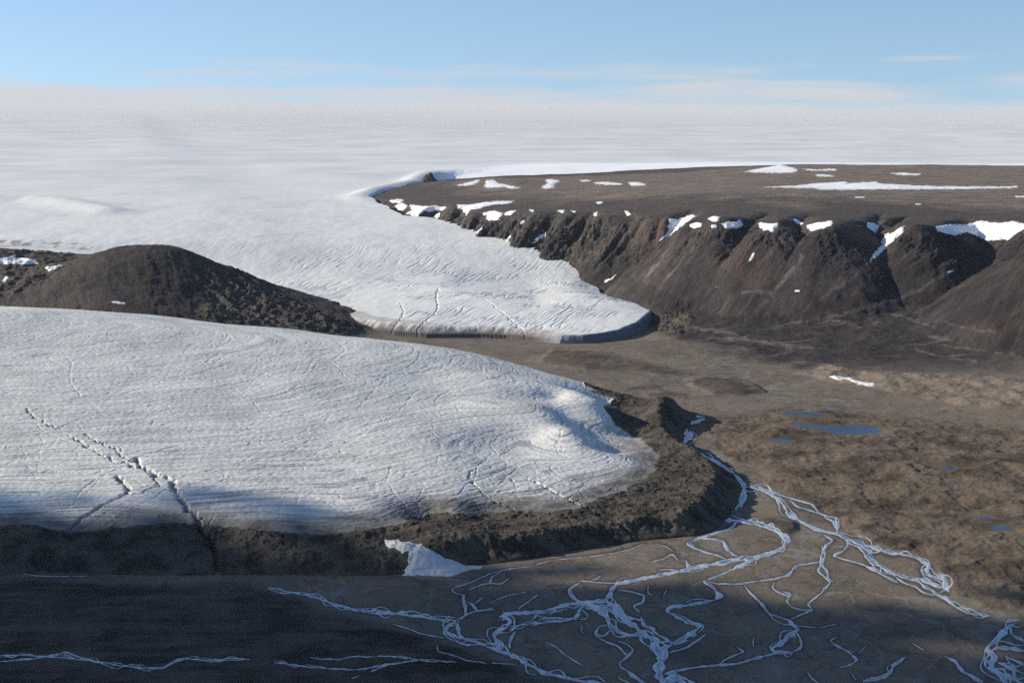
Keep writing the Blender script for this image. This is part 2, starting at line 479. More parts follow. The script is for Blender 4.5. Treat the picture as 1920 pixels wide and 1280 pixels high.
NEAR_OUT = [(-4200, 3250), (-2200, 3290)] + [at_z(u, v, 0)[:2] for u, v in [(-100, 1080), (0, 1079), (150, 1074), (300, 1078), (450, 1076), (600, 1079), (720, 1078), (850, 1068),
            (920, 1056), (1000, 1045), (1100, 1027), (1200, 1011), (1250, 1006), (1300, 1003), (1345, 988), (1368, 965), (1385, 940), (1391, 912), (1375, 888), (1345, 870), (1310, 850),
            (1283, 832), (1281, 812), (1300, 788), (1306, 778), (1270, 762), (1225, 742), (1175, 728), (1080, 698), (1000, 680)]] + \
    [(-250, 6350), (-816, 6750), (-2200, 7050), (-4200, 7200)]
NEAR_ICE = [(-800, 1000), (0, 985), (60, 984), (130, 996), (250, 985), (330, 978), (420, 986), (520, 998), (640, 1000), (730, 985), (800, 962), (900, 960), (980, 958), (1060, 958),
            (1120, 935), (1180, 915), (1225, 885), (1238, 862), (1225, 840), (1195, 822), (1150, 795), (1135, 765), (1145, 750), (1120, 738), (1060, 714), (1010, 698), (900, 560), (0, 400), (-800, 400)]
MELT = [Z4([(330, -60), (400, -10), (500, 40), (560, 70), (590, 66), (640, 95), (690, 100), (735, 145), (750, 180), (650, 215)]),
        Z4([(555, 130), (600, 175), (610, 200), (560, 235), (490, 260), (440, 295), (380, 335), (330, 380), (305, 410)]),
        Z4([(650, 215), (600, 210)]),
        Z4([(640, 50), (660, 80), (740, 130), (820, 155), (825, 200), (860, 240), (880, 280), (920, 310), (945, 350), (955, 400), (1000, 440), (1020, 500), (1030, 600)]),
        ZM([(0, 840), (150, 840), (260, 905), (350, 945), (430, 985), (520, 1020), (640, 1080), (760, 1130), (870, 1200)]),
        Z5([(540, 130), (520, 160), (560, 215), (620, 265), (690, 300), (780, 340), (900, 370), (1020, 410)]),
        Z1([(130, 830), (160, 870), (250, 910), (300, 920)]), Z1([(400, 945), (450, 980), (540, 1020), (640, 1080), (700, 1120)])]


def near_surface_at(u, v):
    a, b, c = ray(u, v)
    t = np.linspace(3200, 6500, 1500)
    x, y, z = a * t, b * t, HC + c * t
    d = z - T_NEAR(x, y)
    i = int(np.argmax(d < 0))
    return (x[i], y[i])


MELT_XY = [[near_surface_at(u, v) for u, v in m] for m in MELT]
MELT_W = [(5, 6), (9, 11), (6, 7), (10, 12), (6, 9), (4, 6), (5, 7), (5, 6)]


def near_height(x, y):
    z = T_NEAR(x, y)
    sd, t = poly_sd(x, y, NEAR_OUT, want_t=True)
    sdw = sd + fbm(x / 55.0, y / 55.0, 301, 4) * 10.0 + fbm(x / 190.0, y / 190.0, 303, 2) * 26.0 * sstep(300, -200, x)
    cap = np.where(sdw < 0, sdw * 1.0, np.where(sdw < 40, sdw * 0.42, 16.8 + (sdw - 40) * 1.05))
    z0 = smin(z, cap, 16.0)
    u, v = project(x, y, z)
    un = u + fbm(x / 90.0, y / 90.0, 305, 4) * 16.0
    vn = v + fbm(x / 70.0, y / 70.0, 307, 4) * 9.0
    ice = px_mask(un, vn, NEAR_ICE, 9.0, 1.6)
    ice = np.where(y > 5200, np.where(x < 250, 1.0, ice), ice)
    return z0, ice, sd, t, u, v


# ------------------------------------------------------------------ mesh helpers
def mesh_from(verts, faces, name, attrs=None, mat=None, smooth=True):
    me = bpy.data.meshes.new(name)
    nv, nf = len(verts), len(faces)
    me.vertices.add(nv)
    me.vertices.foreach_set("co", np.ascontiguousarray(verts, np.float32).ravel())
    me.loops.add(nf * 4)
    me.loops.foreach_set("vertex_index", np.ascontiguousarray(faces, np.int32).ravel())
    me.polygons.add(nf)
    me.polygons.foreach_set("loop_start", np.arange(nf, dtype=np.int32) * 4)
    if smooth:
        me.polygons.foreach_set("use_smooth", np.ones(nf, bool))
    me.update(calc_edges=True)
    for k, a in (attrs or {}).items():
        if a.ndim == 2:
            at = me.attributes.new(k, "FLOAT_COLOR", "POINT")
            c = np.ones((nv, 4), np.float32)
            c[:, :3] = a
            at.data.foreach_set("color", c.ravel())
        else:
            at = me.attributes.new(k, "FLOAT", "POINT")
            at.data.foreach_set("value", np.ascontiguousarray(a, np.float32))
    if mat:
        me.materials.append(mat)
    return me


def sub_mesh(X, Y, Z, fmask, name, attrs, mat, parent=None):
    """the part of a fan-shaped grid whose faces are picked, as one object"""
    R, C = X.shape
    idx = np.arange(R * C).reshape(R, C)
    f = np.stack([idx[:-1, :-1], idx[:-1, 1:], idx[1:, 1:], idx[1:, :-1]], -1)[fmask]
    used = np.unique(f)
    remap = np.zeros(R * C, np.int64)
    remap[used] = np.arange(len(used))
    V = np.c_[X.ravel()[used], Y.ravel()[used], Z.ravel()[used]]
    A = {k: (a.reshape(R * C, -1)[used] if a.ndim == 3 else a.ravel()[used]) for k, a in attrs.items()}
    o = bpy.data.objects.new(name, mesh_from(V, remap[f], name, A, mat))
    COL.objects.link(o)
    if parent is not None:
        o.parent = parent
    return o


def tag(o, label=None, cat=None, group=None, kind=None):
    for k, val in (("label", label), ("category", cat), ("group", group), ("kind", kind)):
        if val:
            o[k] = val
    return o


def rows_from(pieces):
    ys = [pieces[0][0]]
    for y0, y1, st in pieces:
        while ys[-1] < y1 - 1e-6:
            ys.append(ys[-1] + (st if st > 1 else ys[-1] * st))
    return np.array(ys)


def fan(ys, ss):
    S, Y = np.meshgrid(ss, ys)
    return S * Y, Y


def face_any(m):
    return m[:-1, :-1] | m[:-1, 1:] | m[1:, 1:] | m[1:, :-1]


def face_all(m):
    return m[:-1, :-1] & m[:-1, 1:] & m[1:, 1:] & m[1:, :-1]


# ------------------------------------------------------------------ materials
def new_mat(name):
    m = bpy.data.materials.new(name)
    m.use_nodes = True
    nt = m.node_tree
    nt.nodes.clear()
    out = nt.nodes.new("ShaderNodeOutputMaterial")
    b = nt.nodes.new("ShaderNodeBsdfPrincipled")
    nt.links.new(b.outputs[0], out.inputs[0])
    return m, nt, b


def nd(nt, t, **kw):
    n = nt.nodes.new(t)
    for k, v in kw.items():
        setattr(n, k, v)
    return n


def noise_node(nt, scale, detail=4.0, rough=0.6, stretch=None):
    tc = nd(nt, "ShaderNodeTexCoord")
    mp = nd(nt, "ShaderNodeMapping")
    if stretch:
        mp.inputs["Scale"].default_value = stretch
    nt.links.new(tc.outputs["Object"], mp.inputs[0])
    n = nd(nt, "ShaderNodeTexNoise")
    n.inputs["Scale"].default_value = scale
    n.inputs["Detail"].default_value = detail
    n.inputs["Roughness"].default_value = rough
    nt.links.new(mp.outputs[0], n.inputs["Vector"])
    return n


def math_n(nt, op, a, b=None, c=None):
    n = nd(nt, "ShaderNodeMath", operation=op)
    for i, v in enumerate((a, b, c)):
        if v is None:
            continue
        if isinstance(v, (int, float)):
            n.inputs[i].default_value = v
        else:
            nt.links.new(v, n.inputs[i])
    return n.outputs[0]


def ground_material():
    m, nt, b = new_mat("ground_surface")
    at = nd(nt, "ShaderNodeAttribute", attribute_name="col")
    n1 = noise_node(nt, 1 / 9.0, 6, 0.7)
    n2 = noise_node(nt, 1 / 70.0, 5, 0.65)
    f = math_n(nt, "ADD", math_n(nt, "MULTIPLY", n1.outputs[0], 0.8), math_n(nt, "MULTIPLY", n2.outputs[0], 0.7))
    f = math_n(nt, "ADD", f, 0.25)
    mx = nd(nt, "ShaderNodeVectorMath", operation="SCALE")
    nt.links.new(at.outputs["Color"], mx.inputs[0])
    nt.links.new(f, mx.inputs["Scale"])
    nt.links.new(mx.outputs[0], b.inputs["Base Color"])
    b.inputs["Roughness"].default_value = 0.95
    b.inputs["Specular IOR Level"].default_value = 0.15
    ra = nd(nt, "ShaderNodeAttribute", attribute_name="rough")
    n3 = noise_node(nt, 1 / 22.0, 9, 0.75)
    bp = nd(nt, "ShaderNodeBump")
    bp.inputs["Strength"].default_value = 1.0
    h = math_n(nt, "MULTIPLY", n3.outputs[0], ra.outputs["Fac"])
    nt.links.new(h, bp.inputs["Height"])
    bp.inputs["Distance"].default_value = 3.0
    nt.links.new(bp.outputs[0], b.inputs["Normal"])
    return m


def ice_material():
    m, nt, b = new_mat("glacier_ice")
    at = nd(nt, "ShaderNodeAttribute", attribute_name="col")
    n1 = noise_node(nt, 1 / 12.0, 5, 0.65)
    n2 = noise_node(nt, 1 / 160.0, 5, 0.6)
    f = math_n(nt, "ADD", math_n(nt, "MULTIPLY", n1.outputs[0], 0.28), math_n(nt, "MULTIPLY", n2.outputs[0], 0.22))
    f = math_n(nt, "ADD", f, 0.75)
    mx = nd(nt, "ShaderNodeVectorMath", operation="SCALE")
    nt.links.new(at.outputs["Color"], mx.inputs[0])
    nt.links.new(f, mx.inputs["Scale"])
    nt.links.new(mx.outputs[0], b.inputs["Base Color"])
    b.inputs["Roughness"].default_value = 0.7
    b.inputs["Specular IOR Level"].default_value = 0.25
    ra = nd(nt, "ShaderNodeAttribute", attribute_name="rough")
    n3 = noise_node(nt, 1 / 22.0, 8, 0.7)
    bp = nd(nt, "ShaderNodeBump")
    h = math_n(nt, "MULTIPLY", n3.outputs[0], ra.outputs["Fac"])
    nt.links.new(h, bp.inputs["Height"])
    bp.inputs["Distance"].default_value = 1.0
    nt.links.new(bp.outputs[0], b.inputs["Normal"])
    return m


def snow_material():
    m, nt, b = new_mat("old_snow")
    n1 = noise_node(nt, 1 / 25.0, 5, 0.65)
    cr = nd(nt, "ShaderNodeValToRGB")
    cr.color_ramp.elements[0].position = 0.3
    cr.color_ramp.elements[0].color = (0.72, 0.72, 0.73, 1)
    cr.color_ramp.elements[1].position = 0.6
    cr.color_ramp.elements[1].color = (0.88, 0.88, 0.88, 1)
    nt.links.new(n1.outputs[0], cr.inputs[0])
    nt.links.new(cr.outputs[0], b.inputs["Base Color"])
    b.inputs["Roughness"].default_value = 0.8
    bp = nd(nt, "ShaderNodeBump")
    nt.links.new(n1.outputs[0], bp.inputs["Height"])
    bp.inputs["Distance"].default_value = 2.0
    nt.links.new(bp.outputs[0], b.inputs["Normal"])
    return m


def stream_material():
    m, nt, b = new_mat("icy_meltwater")
    at = nd(nt, "ShaderNodeAttribute", attribute_name="col")
    nt.links.new(at.outputs["Color"], b.inputs["Base Color"])
    b.inputs["Roughness"].default_value = 0.25
    b.inputs["Specular IOR Level"].default_value = 0.5
    n3 = noise_node(nt, 1 / 8.0, 4, 0.6)
    bp = nd(nt, "ShaderNodeBump")
    nt.links.new(n3.outputs[0], bp.inputs["Height"])
    bp.inputs["Distance"].default_value = 0.25
    nt.links.new(bp.outputs[0], b.inputs["Normal"])
    return m


def pond_material():
    m, nt, b = new_mat("pond_water")
    b.inputs["Base Color"].default_value = (0.008, 0.03, 0.07, 1)
    b.inputs["Roughness"].default_value = 0.12
    n3 = noise_node(nt, 1 / 5.0, 3, 0.6)
    bp = nd(nt, "ShaderNodeBump")
    nt.links.new(n3.outputs[0], bp.inputs["Height"])
    bp.inputs["Distance"].default_value = 0.5
    nt.links.new(bp.outputs[0], b.inputs["Normal"])
    return m


M_GROUND, M_ICE, M_SNOW, M_STREAM, M_POND = ground_material(), ice_material(), snow_material(), stream_material(), pond_material()
lerp = lambda a, b, t: a + (b - a) * t[..., None]

# ------------------------------------------------------------------ braided meltwater streams
ST = []


def s5(w, *p, n=1):
    ST.append((Z5(p), w, n))


def s6(w, *p, n=1):
    ST.append((Z6(p), w, n))


def s4(w, *p, n=1):
    ST.append((Z4(p), w, n))


def s7(w, *p, n=1):
    ST.append((Z7(p), w, n))


s7(9, (520, 432), (470, 448), (425, 465), (430, 490), (460, 500), (430, 530), (412, 560), (430, 580), (500, 600), (560, 620), (600, 650))
s7(5, (520, 420), (490, 425), (470, 410))
s6(10, (120, -20), (200, 30), (270, 60), (330, 100), (400, 150), (440, 200), (435, 250), (420, 290), (370, 320), (320, 350), (350, 375), (430, 380), (520, 400), (590, 425), (640, 455), (670, 485), (650, 520), (590, 550), (500, 580), (440, 610), (390, 630))
s6(5, (300, 60), (350, 130), (410, 170), (450, 190), n=2)
s6(6, (390, 630), (330, 660), (250, 690), (220, 700), (260, 720), (290, 750))
s6(9, (285, 755), (315, 775), (300, 795), (240, 810), (130, 830), (50, 840), (30, 860), (80, 890), (150, 920), (210, 940), (160, 980), (110, 1010), (50, 1040), (0, 1060))
s6(5, (250, 700), (290, 715), (420, 715), (520, 700), (600, 690), (680, 670), (695, 640), (720, 620), (830, 605))
s6(9, (440, 200), (520, 210), (570, 235), (620, 270), (650, 300), (670, 340), (740, 390), (830, 430), (930, 460), (1000, 490), (1060, 510), (1100, 560), (1130, 600), (1200, 660), (1290, 690), (1370, 720), (1450, 770), (1500, 800), (1560, 850), (1640, 880), (1740, 895), n=2)
s6(5, (520, 205), (600, 235), (700, 270), (800, 300), (830, 340), (870, 360), (930, 370), (935, 410), (930, 450))
s6(4, (680, 275), (720, 310), (800, 335), (860, 355))
s6(4, (860, 365), (910, 390), (925, 430))
s6(8, (1060, 510), (1150, 545), (1280, 570), (1370, 600), (1420, 630), (1400, 660), (1430, 690), (1500, 710), (1510, 740), (1480, 770), n=2)
s6(7, (1420, 630), (1440, 670), (1500, 700), (1500, 740), (1520, 770))
s6(9, (1300, 700), (1380, 700), (1440, 730), (1490, 750))
s6(6, (1060, 520), (1110, 560), (1080, 580), (1140, 610), (1200, 660), n=2)
s6(5, (980, 490), (990, 520), (960, 550), (910, 570), (960, 590), (1040, 610), (1110, 640), (1160, 670), (1250, 715))
s6(5, (860, 460), (910, 490), (870, 520), (850, 560), (845, 620), (830, 650), (860, 680), (900, 705), (870, 740), (850, 765), (810, 795), (775, 825), (800, 855))
s6(5, (850, 520), (870, 560), (850, 620), (885, 655), (880, 690), (910, 705))
s6(4, (600, 705), (585, 740), (640, 770), (680, 780), (660, 810), (690, 840), (740, 855), (800, 855), (740, 880), (690, 900))
s6(4, (640, 755), (690, 770), (670, 800))
s6(4, (440, 725), (480, 770), (530, 820), (565, 870), (620, 890), (680, 910), (700, 940), (730, 960))
s6(8, (515, 805), (540, 830), (550, 850))
s6(9, (670, 910), (690, 935), (710, 945))
s6(2, (565, 870), (600, 910), (650, 930), (740, 940), (830, 950), (930, 930))
s6(11, (735, 960), (700, 970), (660, 1000), (630, 1030), (595, 1050), (590, 1075), (640, 1075), (690, 1080), n=2)
s6(4, (710, 965), (735, 1000), (745, 1050), (690, 1080))
s6(6, (690, 1080), (600, 1085), (500, 1110), (400, 1140), (260, 1150), (130, 1165), (20, 1190))
s6(4, (400, 1050), (440, 1075), (400, 1090), (340, 1115), (310, 1140))
s6(3, (490, 1000), (485, 1030), (492, 1050))
s6(4.5, (930, 995), (890, 1020), (930, 1045), (980, 1070), (1020, 1100), (1035, 1125), (990, 1150), (940, 1160))
s6(2.5, (1090, 1040), (1040, 1090))
s6(2.5, (1325, 1030), (1390, 1070))
s6(8, (1290, 1105), (1230, 1150), (1210, 1190), (1150, 1215), (1070, 1235))
s6(6, (1500, 1100), (1560, 1130), (1590, 1180), (1640, 1200), (1700, 1242))
s6(14, (1890, 915), (1830, 930), (1810, 980), (1770, 1020), (1730, 1060), (1760, 1110), (1740, 1160), (1800, 1210), (1850, 1260), n=2)
s6(9, (1850, 950), (1850, 990), (1930, 1030))
s6(13, (1770, 1060), (1850, 1060), (1930, 1080), n=2)
s6(11, (1820, 1100), (1930, 1150), n=2)
s6(13, (1780, 1130), (1930, 1200), n=2)
s6(12, (1720, 1120), (1800, 1200), (1930, 1250), n=2)
s6(4, (775, 1185), (800, 1220), (840, 1250))
s6(3, (1000, 1180), (1030, 1225))
s6(6, (400, 380), (370, 420), (290, 440), (200, 470), (140, 495), (170, 520), (230, 545), (290, 560), (340, 580))
s6(7, (200, 472), (290, 475), (330, 490), (350, 530), (380, 560), (400, 565))
s6(9, (640, 535), (560, 560), (480, 580), (430, 590), (380, 585), (330, 600), (240, 615), (140, 640), (60, 655), (-10, 668))
s6(8, (440, 600), (400, 625), (380, 640))
s6(5, (130, 585), (150, 640), (110, 650))
s6(3, (25, 735), (30, 750), (10, 785))
s5(9, (1830, 638), (1700, 665), (1560, 690), (1440, 715), (1340, 735), (1300, 765), (1290, 800), (1270, 825), (1200, 835), (1120, 845), (1060, 850), (960, 880), (880, 895), (800, 900), (730, 905), (690, 920))
s5(7, (-10, 880), (100, 895), (200, 915), (300, 925), (380, 935), (450, 940), n=3)
s5(6, (450, 940), (520, 900), (580, 885), (660, 880), n=2)
s5(11, (450, 945), (400, 975), (390, 1000), (450, 1030), (520, 1045), (620, 1080), (700, 1105), (780, 1140), (850, 1185), (930, 1220), (1030, 1250), (1130, 1265), (1260, 1285), n=2)
s5(5, (460, 940), (460, 980), (470, 1020), (500, 1040))
s5(6, (500, 910), (505, 870), (490, 830), (495, 800))
s5(2.5, (490, 800), (440, 790), (425, 765), (520, 735), (600, 700), (640, 680), (720, 660), (860, 640))
s5(2.5, (500, 785), (580, 745), (640, 735), (700, 740), (745, 705))
s5(2.5, (640, 740), (640, 710), (680, 680), (700, 665), n=2)
s5(4, (500, 830), (540, 850), (570, 890))
s5(2.5, (540, 860), (600, 810))
s5(10, (690, 915), (745, 930), (725, 975), (670, 1000), (655, 1025), (690, 1060), (700, 1105), n=2)
s5(5, (735, 975), (840, 960), (960, 945), (1060, 940), (1110, 920), (1130, 870), (1150, 850), n=3)
s5(4, (860, 940), (900, 900), (1000, 890), (1060, 880), n=2)
s5(5, (900, 930), (1000, 925), (1090, 935), (1120, 890), n=2)
s5(4, (790, 885), (800, 865), (850, 835), (870, 815), (900, 797))
s5(4, (1120, 720), (1200, 728), (1320, 735))
s5(7, (1130, 730), (1070, 765), (1080, 800), (1110, 830), (1150, 840))
s5(3, (1180, 722), (1230, 705), (1240, 690))
s5(13, (1270, 825), (1300, 850), (1330, 880), (1360, 910), (1390, 950), (1440, 990), (1500, 1020), (1560, 1045), (1600, 1080), n=3)
s5(11, (1150, 850), (1230, 870), (1270, 910), (1290, 960), (1330, 1000), (1400, 1015), (1460, 1020), (1530, 1030), n=2)
s5(12, (1200, 850), (1280, 880), (1340, 910), (1380, 950), (1430, 950), n=3)
s5(5, (1340, 770), (1400, 780), (1480, 800), (1470, 840), (1415, 858), (1450, 890))
s5(3, (1500, 750), (1495, 790), (1530, 800))
s5(6, (1460, 920), (1480, 970), (1540, 980), (1520, 1010))
s5(20, (1540, 1050), (1540, 1090), (1570, 1120), (1560, 1180), (1555, 1240), (1580, 1285))
s5(10, (1600, 1080), (1590, 1130), (1575, 1180))
s5(5, (1520, 1040), (1510, 1090), (1545, 1120))
s5(18, (1570, 1290), (1640, 1250), (1720, 1290), n=2)
s5(6, (1600, 1080), (1680, 1040), (1720, 1000))
s5(3.5, (1590, 1120), (1700, 1090), (1780, 1040), (1815, 1010))
s5(4, (1300, 960), (1230, 970), (1210, 1015), (1260, 1025), (1300, 985))
s5(3.5, (1210, 1020), (1260, 1050), (1340, 1080), (1380, 1130), (1400, 1120), (1420, 1100), (1390, 1070), (1340, 1050))
s5(4, (1420, 1110), (1370, 1150), (1340, 1170), (1350, 1195), (1390, 1215))
s5(12, (1385, 1210), (1420, 1240), (1480, 1285), n=2)
s5(3, (940, 1055), (1000, 1085), (1040, 1120), (1090, 1155), (1150, 1188))
s5(5, (1640, 1235), (1650, 1215), (1720, 1200), (1815, 1182))
s5(7, (1590, 1230), (1660, 1235), (1730, 1270), (1760, 1290))
s5(3, (740, 1090), (740, 1050), (770, 1000), n=2)
s5(2, (790, 1182), (640, 1175), (520, 1165), (440, 1140), (350, 1120), (350, 1085))
s5(3, (-10, 1222), (60, 1195), (150, 1180), (220, 1165), (350, 1175), (460, 1175), n=2)
s5(2, (30, 1140), (150, 1140), (250, 1165))
s5(3, (390, 1035), (270, 1015), (160, 975), (110, 962))
s5(2, (630, 845), (740, 800), (840, 785))
s5(2, (870, 635), (980, 605), (1150, 590), (1300, 570), (1400, 545), (1480, 515))
s5(4, (1500, 618), (1580, 600), (1630, 570), (1665, 605))
s5(2, (1640, 560), (1600, 530), (1540, 515))
s5(2, (1140, 960), (1130, 990), (1145, 1010))
s5(3, (1100, 935), (1160, 930), (1175, 910), (1140, 880))
s4(4, (-10, 988), (100, 985), (220, 992), (300, 1000), (400, 1010), (480, 1020), (560, 1035), (680, 1050), (780, 1045), (830, 1010), (880, 1005), (960, 1012), (1050, 1015), (1180, 1005), n=3)
s4(3, (-10, 1015), (120, 1010), (250, 985), (310, 970), (380, 1000), (460, 1020), n=2)
s4(5, (1270, 658), (1340, 675), (1420, 690), (1500, 710), (1580, 735), (1680, 760), (1780, 775), (1930, 792), n=4)
s4(3.5, (1300, 1020), (1420, 1030), (1540, 1050), (1680, 1055), (1780, 1040), (1850, 1030), n=2)
s4(2, (1470, 1000), (1600, 1008), (1700, 990), (1850, 990), (1930, 1002), n=2)
s4(2, (-10, 590), (90, 588), (160, 600), (250, 605), (420, 603))
s4(2, (1690, 1090), (1660, 1100), (1700, 1085))

NU_, NV_ = 1980, 0
us = np.arange(-30, 1950, 1.25)
vs = np.arange(765, 1300, 0.85)
UU, VV = np.meshgrid(us, vs)
FLD = np.full(UU.shape, -9.0, np.float32)
WID = np.zeros(UU.shape, np.float32)
AS = 1.75


def stamp(pts, w):
    for (ax, ay), (bx, by) in zip(pts[:-1], pts[1:]):
        pad = w + 8
        i0, i1 = np.searchsorted(vs, min(ay, by) - pad), np.searchsorted(vs, max(ay, by) + pad)
        j0, j1 = np.searchsorted(us, min(ax, bx) - pad), np.searchsorted(us, max(ax, bx) + pad)
        if i1 <= i0 or j1 <= j0:
            continue
        U, V = UU[i0:i1, j0:j1], VV[i0:i1, j0:j1]
        dx, dy = bx - ax, (by - ay) * AS
        t = np.clip(((U - ax) * dx + (V - ay) * AS * dy) / (dx * dx + dy * dy + 1e-9), 0, 1)
        d = np.hypot(U - ax - t * dx, (V - ay) * AS - t * dy)
        val = (w * .5 - d)
        sub = FLD[i0:i1, j0:j1]
        WID[i0:i1, j0:j1] = np.where(val > sub, w, WID[i0:i1, j0:j1])
        np.maximum(sub, val, out=sub)


for pts, w, n in ST:
    P = np.array(pts, float)
    seg = np.r_[0, np.cumsum(np.hypot(np.diff(P[:, 0]), np.diff(P[:, 1])))]
    m = max(int(seg[-1] / 3.0), 3)
    q = np.linspace(0, seg[-1], m)
    w = w * .88
    nb = n + (1 if w >= 6 and seg[-1] > 90 else 0)
    for b in range(nb):
        wl = random.uniform(30, 85)
        wid = (w if n == 1 else w * (0.78 if b == 0 else 0.34)) if b < n else random.uniform(1.2, 2.2)
        sp = (0.0 if n == 1 else w * (.25 if b == 0 else 1.5 + .5 * b)) if b < n else w * .5 + random.uniform(8, 15)
        ph = random.random() * 100
        off = fbm(q / wl + ph, q * 0 + b * 7.7, 921, 2) * sp * 2.2
        jit = fbm(q / 17.0 + ph, q * 0 + 3.1, 923, 3) * (1.2 + .10 * w)
        X = np.interp(q, seg, P[:, 0])
        Y = np.interp(q, seg, P[:, 1])
        # smooth the corners a little
        for _ in range(2):
            X[1:-1] = (X[:-2] + 2 * X[1:-1] + X[2:]) / 4
            Y[1:-1] = (Y[:-2] + 2 * Y[1:-1] + Y[2:]) / 4
        tx, ty = np.gradient(X), np.gradient(Y)
        L = np.hypot(tx, ty) + 1e-6
        X2, Y2 = X - ty / L * (off + jit), Y + tx / L * (off + jit) / AS
        ww = wid * (0.9 + 1.3 * fbm(q / 16.0 + ph, q * 0 + 9.3, 925, 2))
        taper = np.minimum(1, np.minimum(q, seg[-1] - q) / 14.0 + .15)
        for i in range(m - 1):
            stamp([(X2[i], Y2[i]), (X2[i + 1], Y2[i + 1])], max(float(ww[i] * taper[i]), .7))

# ------------------------------------------------------------------ ground mesh
inner = np.linspace(-0.365, 0.365, 1150)
outer = np.linspace(0.37, 0.85, 60)
ss = np.r_[-outer[::-1], inner, outer]
ys = rows_from([(700, 2500, 30), (2500, 4300, 5), (4300, 6000, 6.0), (6000, 7000, 8), (7000, 9600, 6), (9600, 12600, 10), (12600, 16500, 30), (16500, 76000, 0.08)])
GX, GY = fan(ys, ss)
GZ, B_, S_, D_ = ground_height(GX, GY, True)
GU, GV = project(GX, GY, GZ)
slope_ang = (GV - 0)
# what the photographer's station can see of each column (used only to keep traced outlines on the faces they were traced from)
elev = (GZ - HC) / GY
vis = elev >= np.maximum.accumulate(elev, 0) - 2e-4

wu = GU + fbm(GX / 60.0, GY / 80.0, 401, 4) * 14
wv = GV + fbm(GX / 60.0, GY / 80.0, 403, 4) * 6
nA = fbm(GX / 130.0, GY / 160.0, 411, 5, 0.6)
nB = fbm(GX / 420.0, GY / 420.0, 413, 4, 0.55)
nS = fbm(GX / 260.0, GY / 45.0, 415, 4, 0.6)
c3 = lambda *c: np.array(c, np.float32)
gravel = lerp(c3(.168, .134, .101), c3(.126, .102, .078), sstep(-.3, .4, nB))
gcol = np.broadcast_to(gravel, GX.shape + (3,)).copy()
gcol = lerp(gcol, c3(.19, .168, .142), sstep(.12, .5, fbm(GX / 300.0, GY / 700.0, 435, 4, .6)) * .7)
gcol = lerp(gcol, c3(.085, .076, .068), sstep(.08, .5, fbm(GX / 160.0, GY / 520.0, 437, 5, .62)) * .75)
grough = np.full(GX.shape, 1.2, np.float32)
# dried channel lines on the flats
ch = np.abs(noise(GX / 90.0 + nA * 1.2, GY / 260.0 + nB, 417))
gcol = lerp(gcol, c3(.080, .068, .058), sstep(.09, 0, ch) * .75)
ch2 = np.abs(noise(GX / 140.0 + nA, GY / 330.0 - nB, 419))
gcol = lerp(gcol, c3(.21, .195, .175), sstep(.07, 0, ch2) * .7)
for pts in [[(160, 240), (240, 245), (330, 225), (460, 235), (560, 215)], [(330, 225), (420, 262), (520, 238), (600, 225), (700, 232)], [(640, 200), (740, 240), (830, 275), (960, 300), (1100, 330), (1300, 350)],
            [(480, 150), (600, 185), (720, 200), (900, 212)], [(230, 330), (360, 347), (480, 352), (700, 345), (900, 352)], [(700, 330), (850, 345), (1000, 352), (1200, 380), (1500, 420), (1800, 452), (1950, 460)],
            [(840, 290), (1000, 305), (1200, 342), (1500, 392), (1800, 425)], [(-120, 250), (20, 262), (120, 290), (230, 300)], [(40, 110), (160, 140), (300, 165), (420, 190), (470, 230)],
            [(960, 260), (1060, 285), (1180, 318), (1320, 335)], [(520, 420), (640, 400), (760, 372), (900, 378), (1100, 390)]]:
    P = np.array(Z7(pts))
    m = (GU > P[:, 0].min() - 20) & (GU < P[:, 0].max() + 20) & (GV > P[:, 1].min() - 8) & (GV < P[:, 1].max() + 8) & (B_ < 12)
    jx = fbm(GX[m] / 50.0, GY[m] / 120.0, 443, 3)
    d = poly_sd(GU[m] + jx * 14, (GV[m] + fbm(GX[m] / 60.0, GY[m] / 140.0, 445, 3) * 4) * 2.2, np.c_[P[:, 0], P[:, 1] * 2.2], closed=False)
    on = sstep(-.4, .1, fbm(GX[m] / 90.0, GY[m] / 200.0, 447, 2))
    cc = lerp(gcol[m], c3(.205, .185, .160), sstep(5.0, 1.5, d) * .75 * on)
    gcol[m] = lerp(cc, c3(.075, .066, .058), sstep(2.2, .6, d) * .8 * on)
fi = np.clip(np.rint((GV - vs[0]) / (vs[1] - vs[0])).astype(int), 0, len(vs) - 1)
fj = np.clip(np.rint((GU - us[0]) / (us[1] - us[0])).astype(int), 0, len(us) - 1)
wet = sstep(-7.5, -.5, FLD[fi, fj] + nA * 5) * ((GV > vs[0]) & (GV < vs[-1]) & (GU > us[0]) & (GU < us[-1]))
gcol = gcol * (1 - .42 * wet[..., None])
moor = px_mask(wu, wv, MOOR, 9)
mcol = lerp(c3(.150, .114, .081), c3(.068, .049, .036), sstep(-.16, .30, nA * .6 + fbm(GX / 260.0, GY / 150.0, 425, 4, .6) * .7))
mcol = lerp(mcol, c3(.165, .130, .098), sstep(.15, .5, fbm(GX / 45.0, GY / 60.0, 423, 4)) * .6)
gcol = lerp(gcol, mcol, moor)
grough = grough + moor * 2.0
bank = px_mask(wu, wv, BANK, 8)
gcol = lerp(gcol, lerp(c3(.20, .155, .118), c3(.12, .088, .066), sstep(-.1, .4, nA)), bank)
apron = sstep(6.0, 20.0, B_ + nA * 8) * sstep(5700, 6300, GY) * (1 - bank) * sstep(-100, 300, GX) * (1 - px_mask(wu, wv, MOOR, 6))
acol = lerp(c3(.050, .042, .041), c3(.033, .028, .028), sstep(-.3, .3, nA))
acol = lerp(acol, c3(.135, .12, .108), sstep(.22, .5, nS + .25 * nA) * .75)
gcol = lerp(gcol, acol, apron)
grough = grough + apron * 2.0
rub = px_mask(wu, wv, RUBBLE, 8)
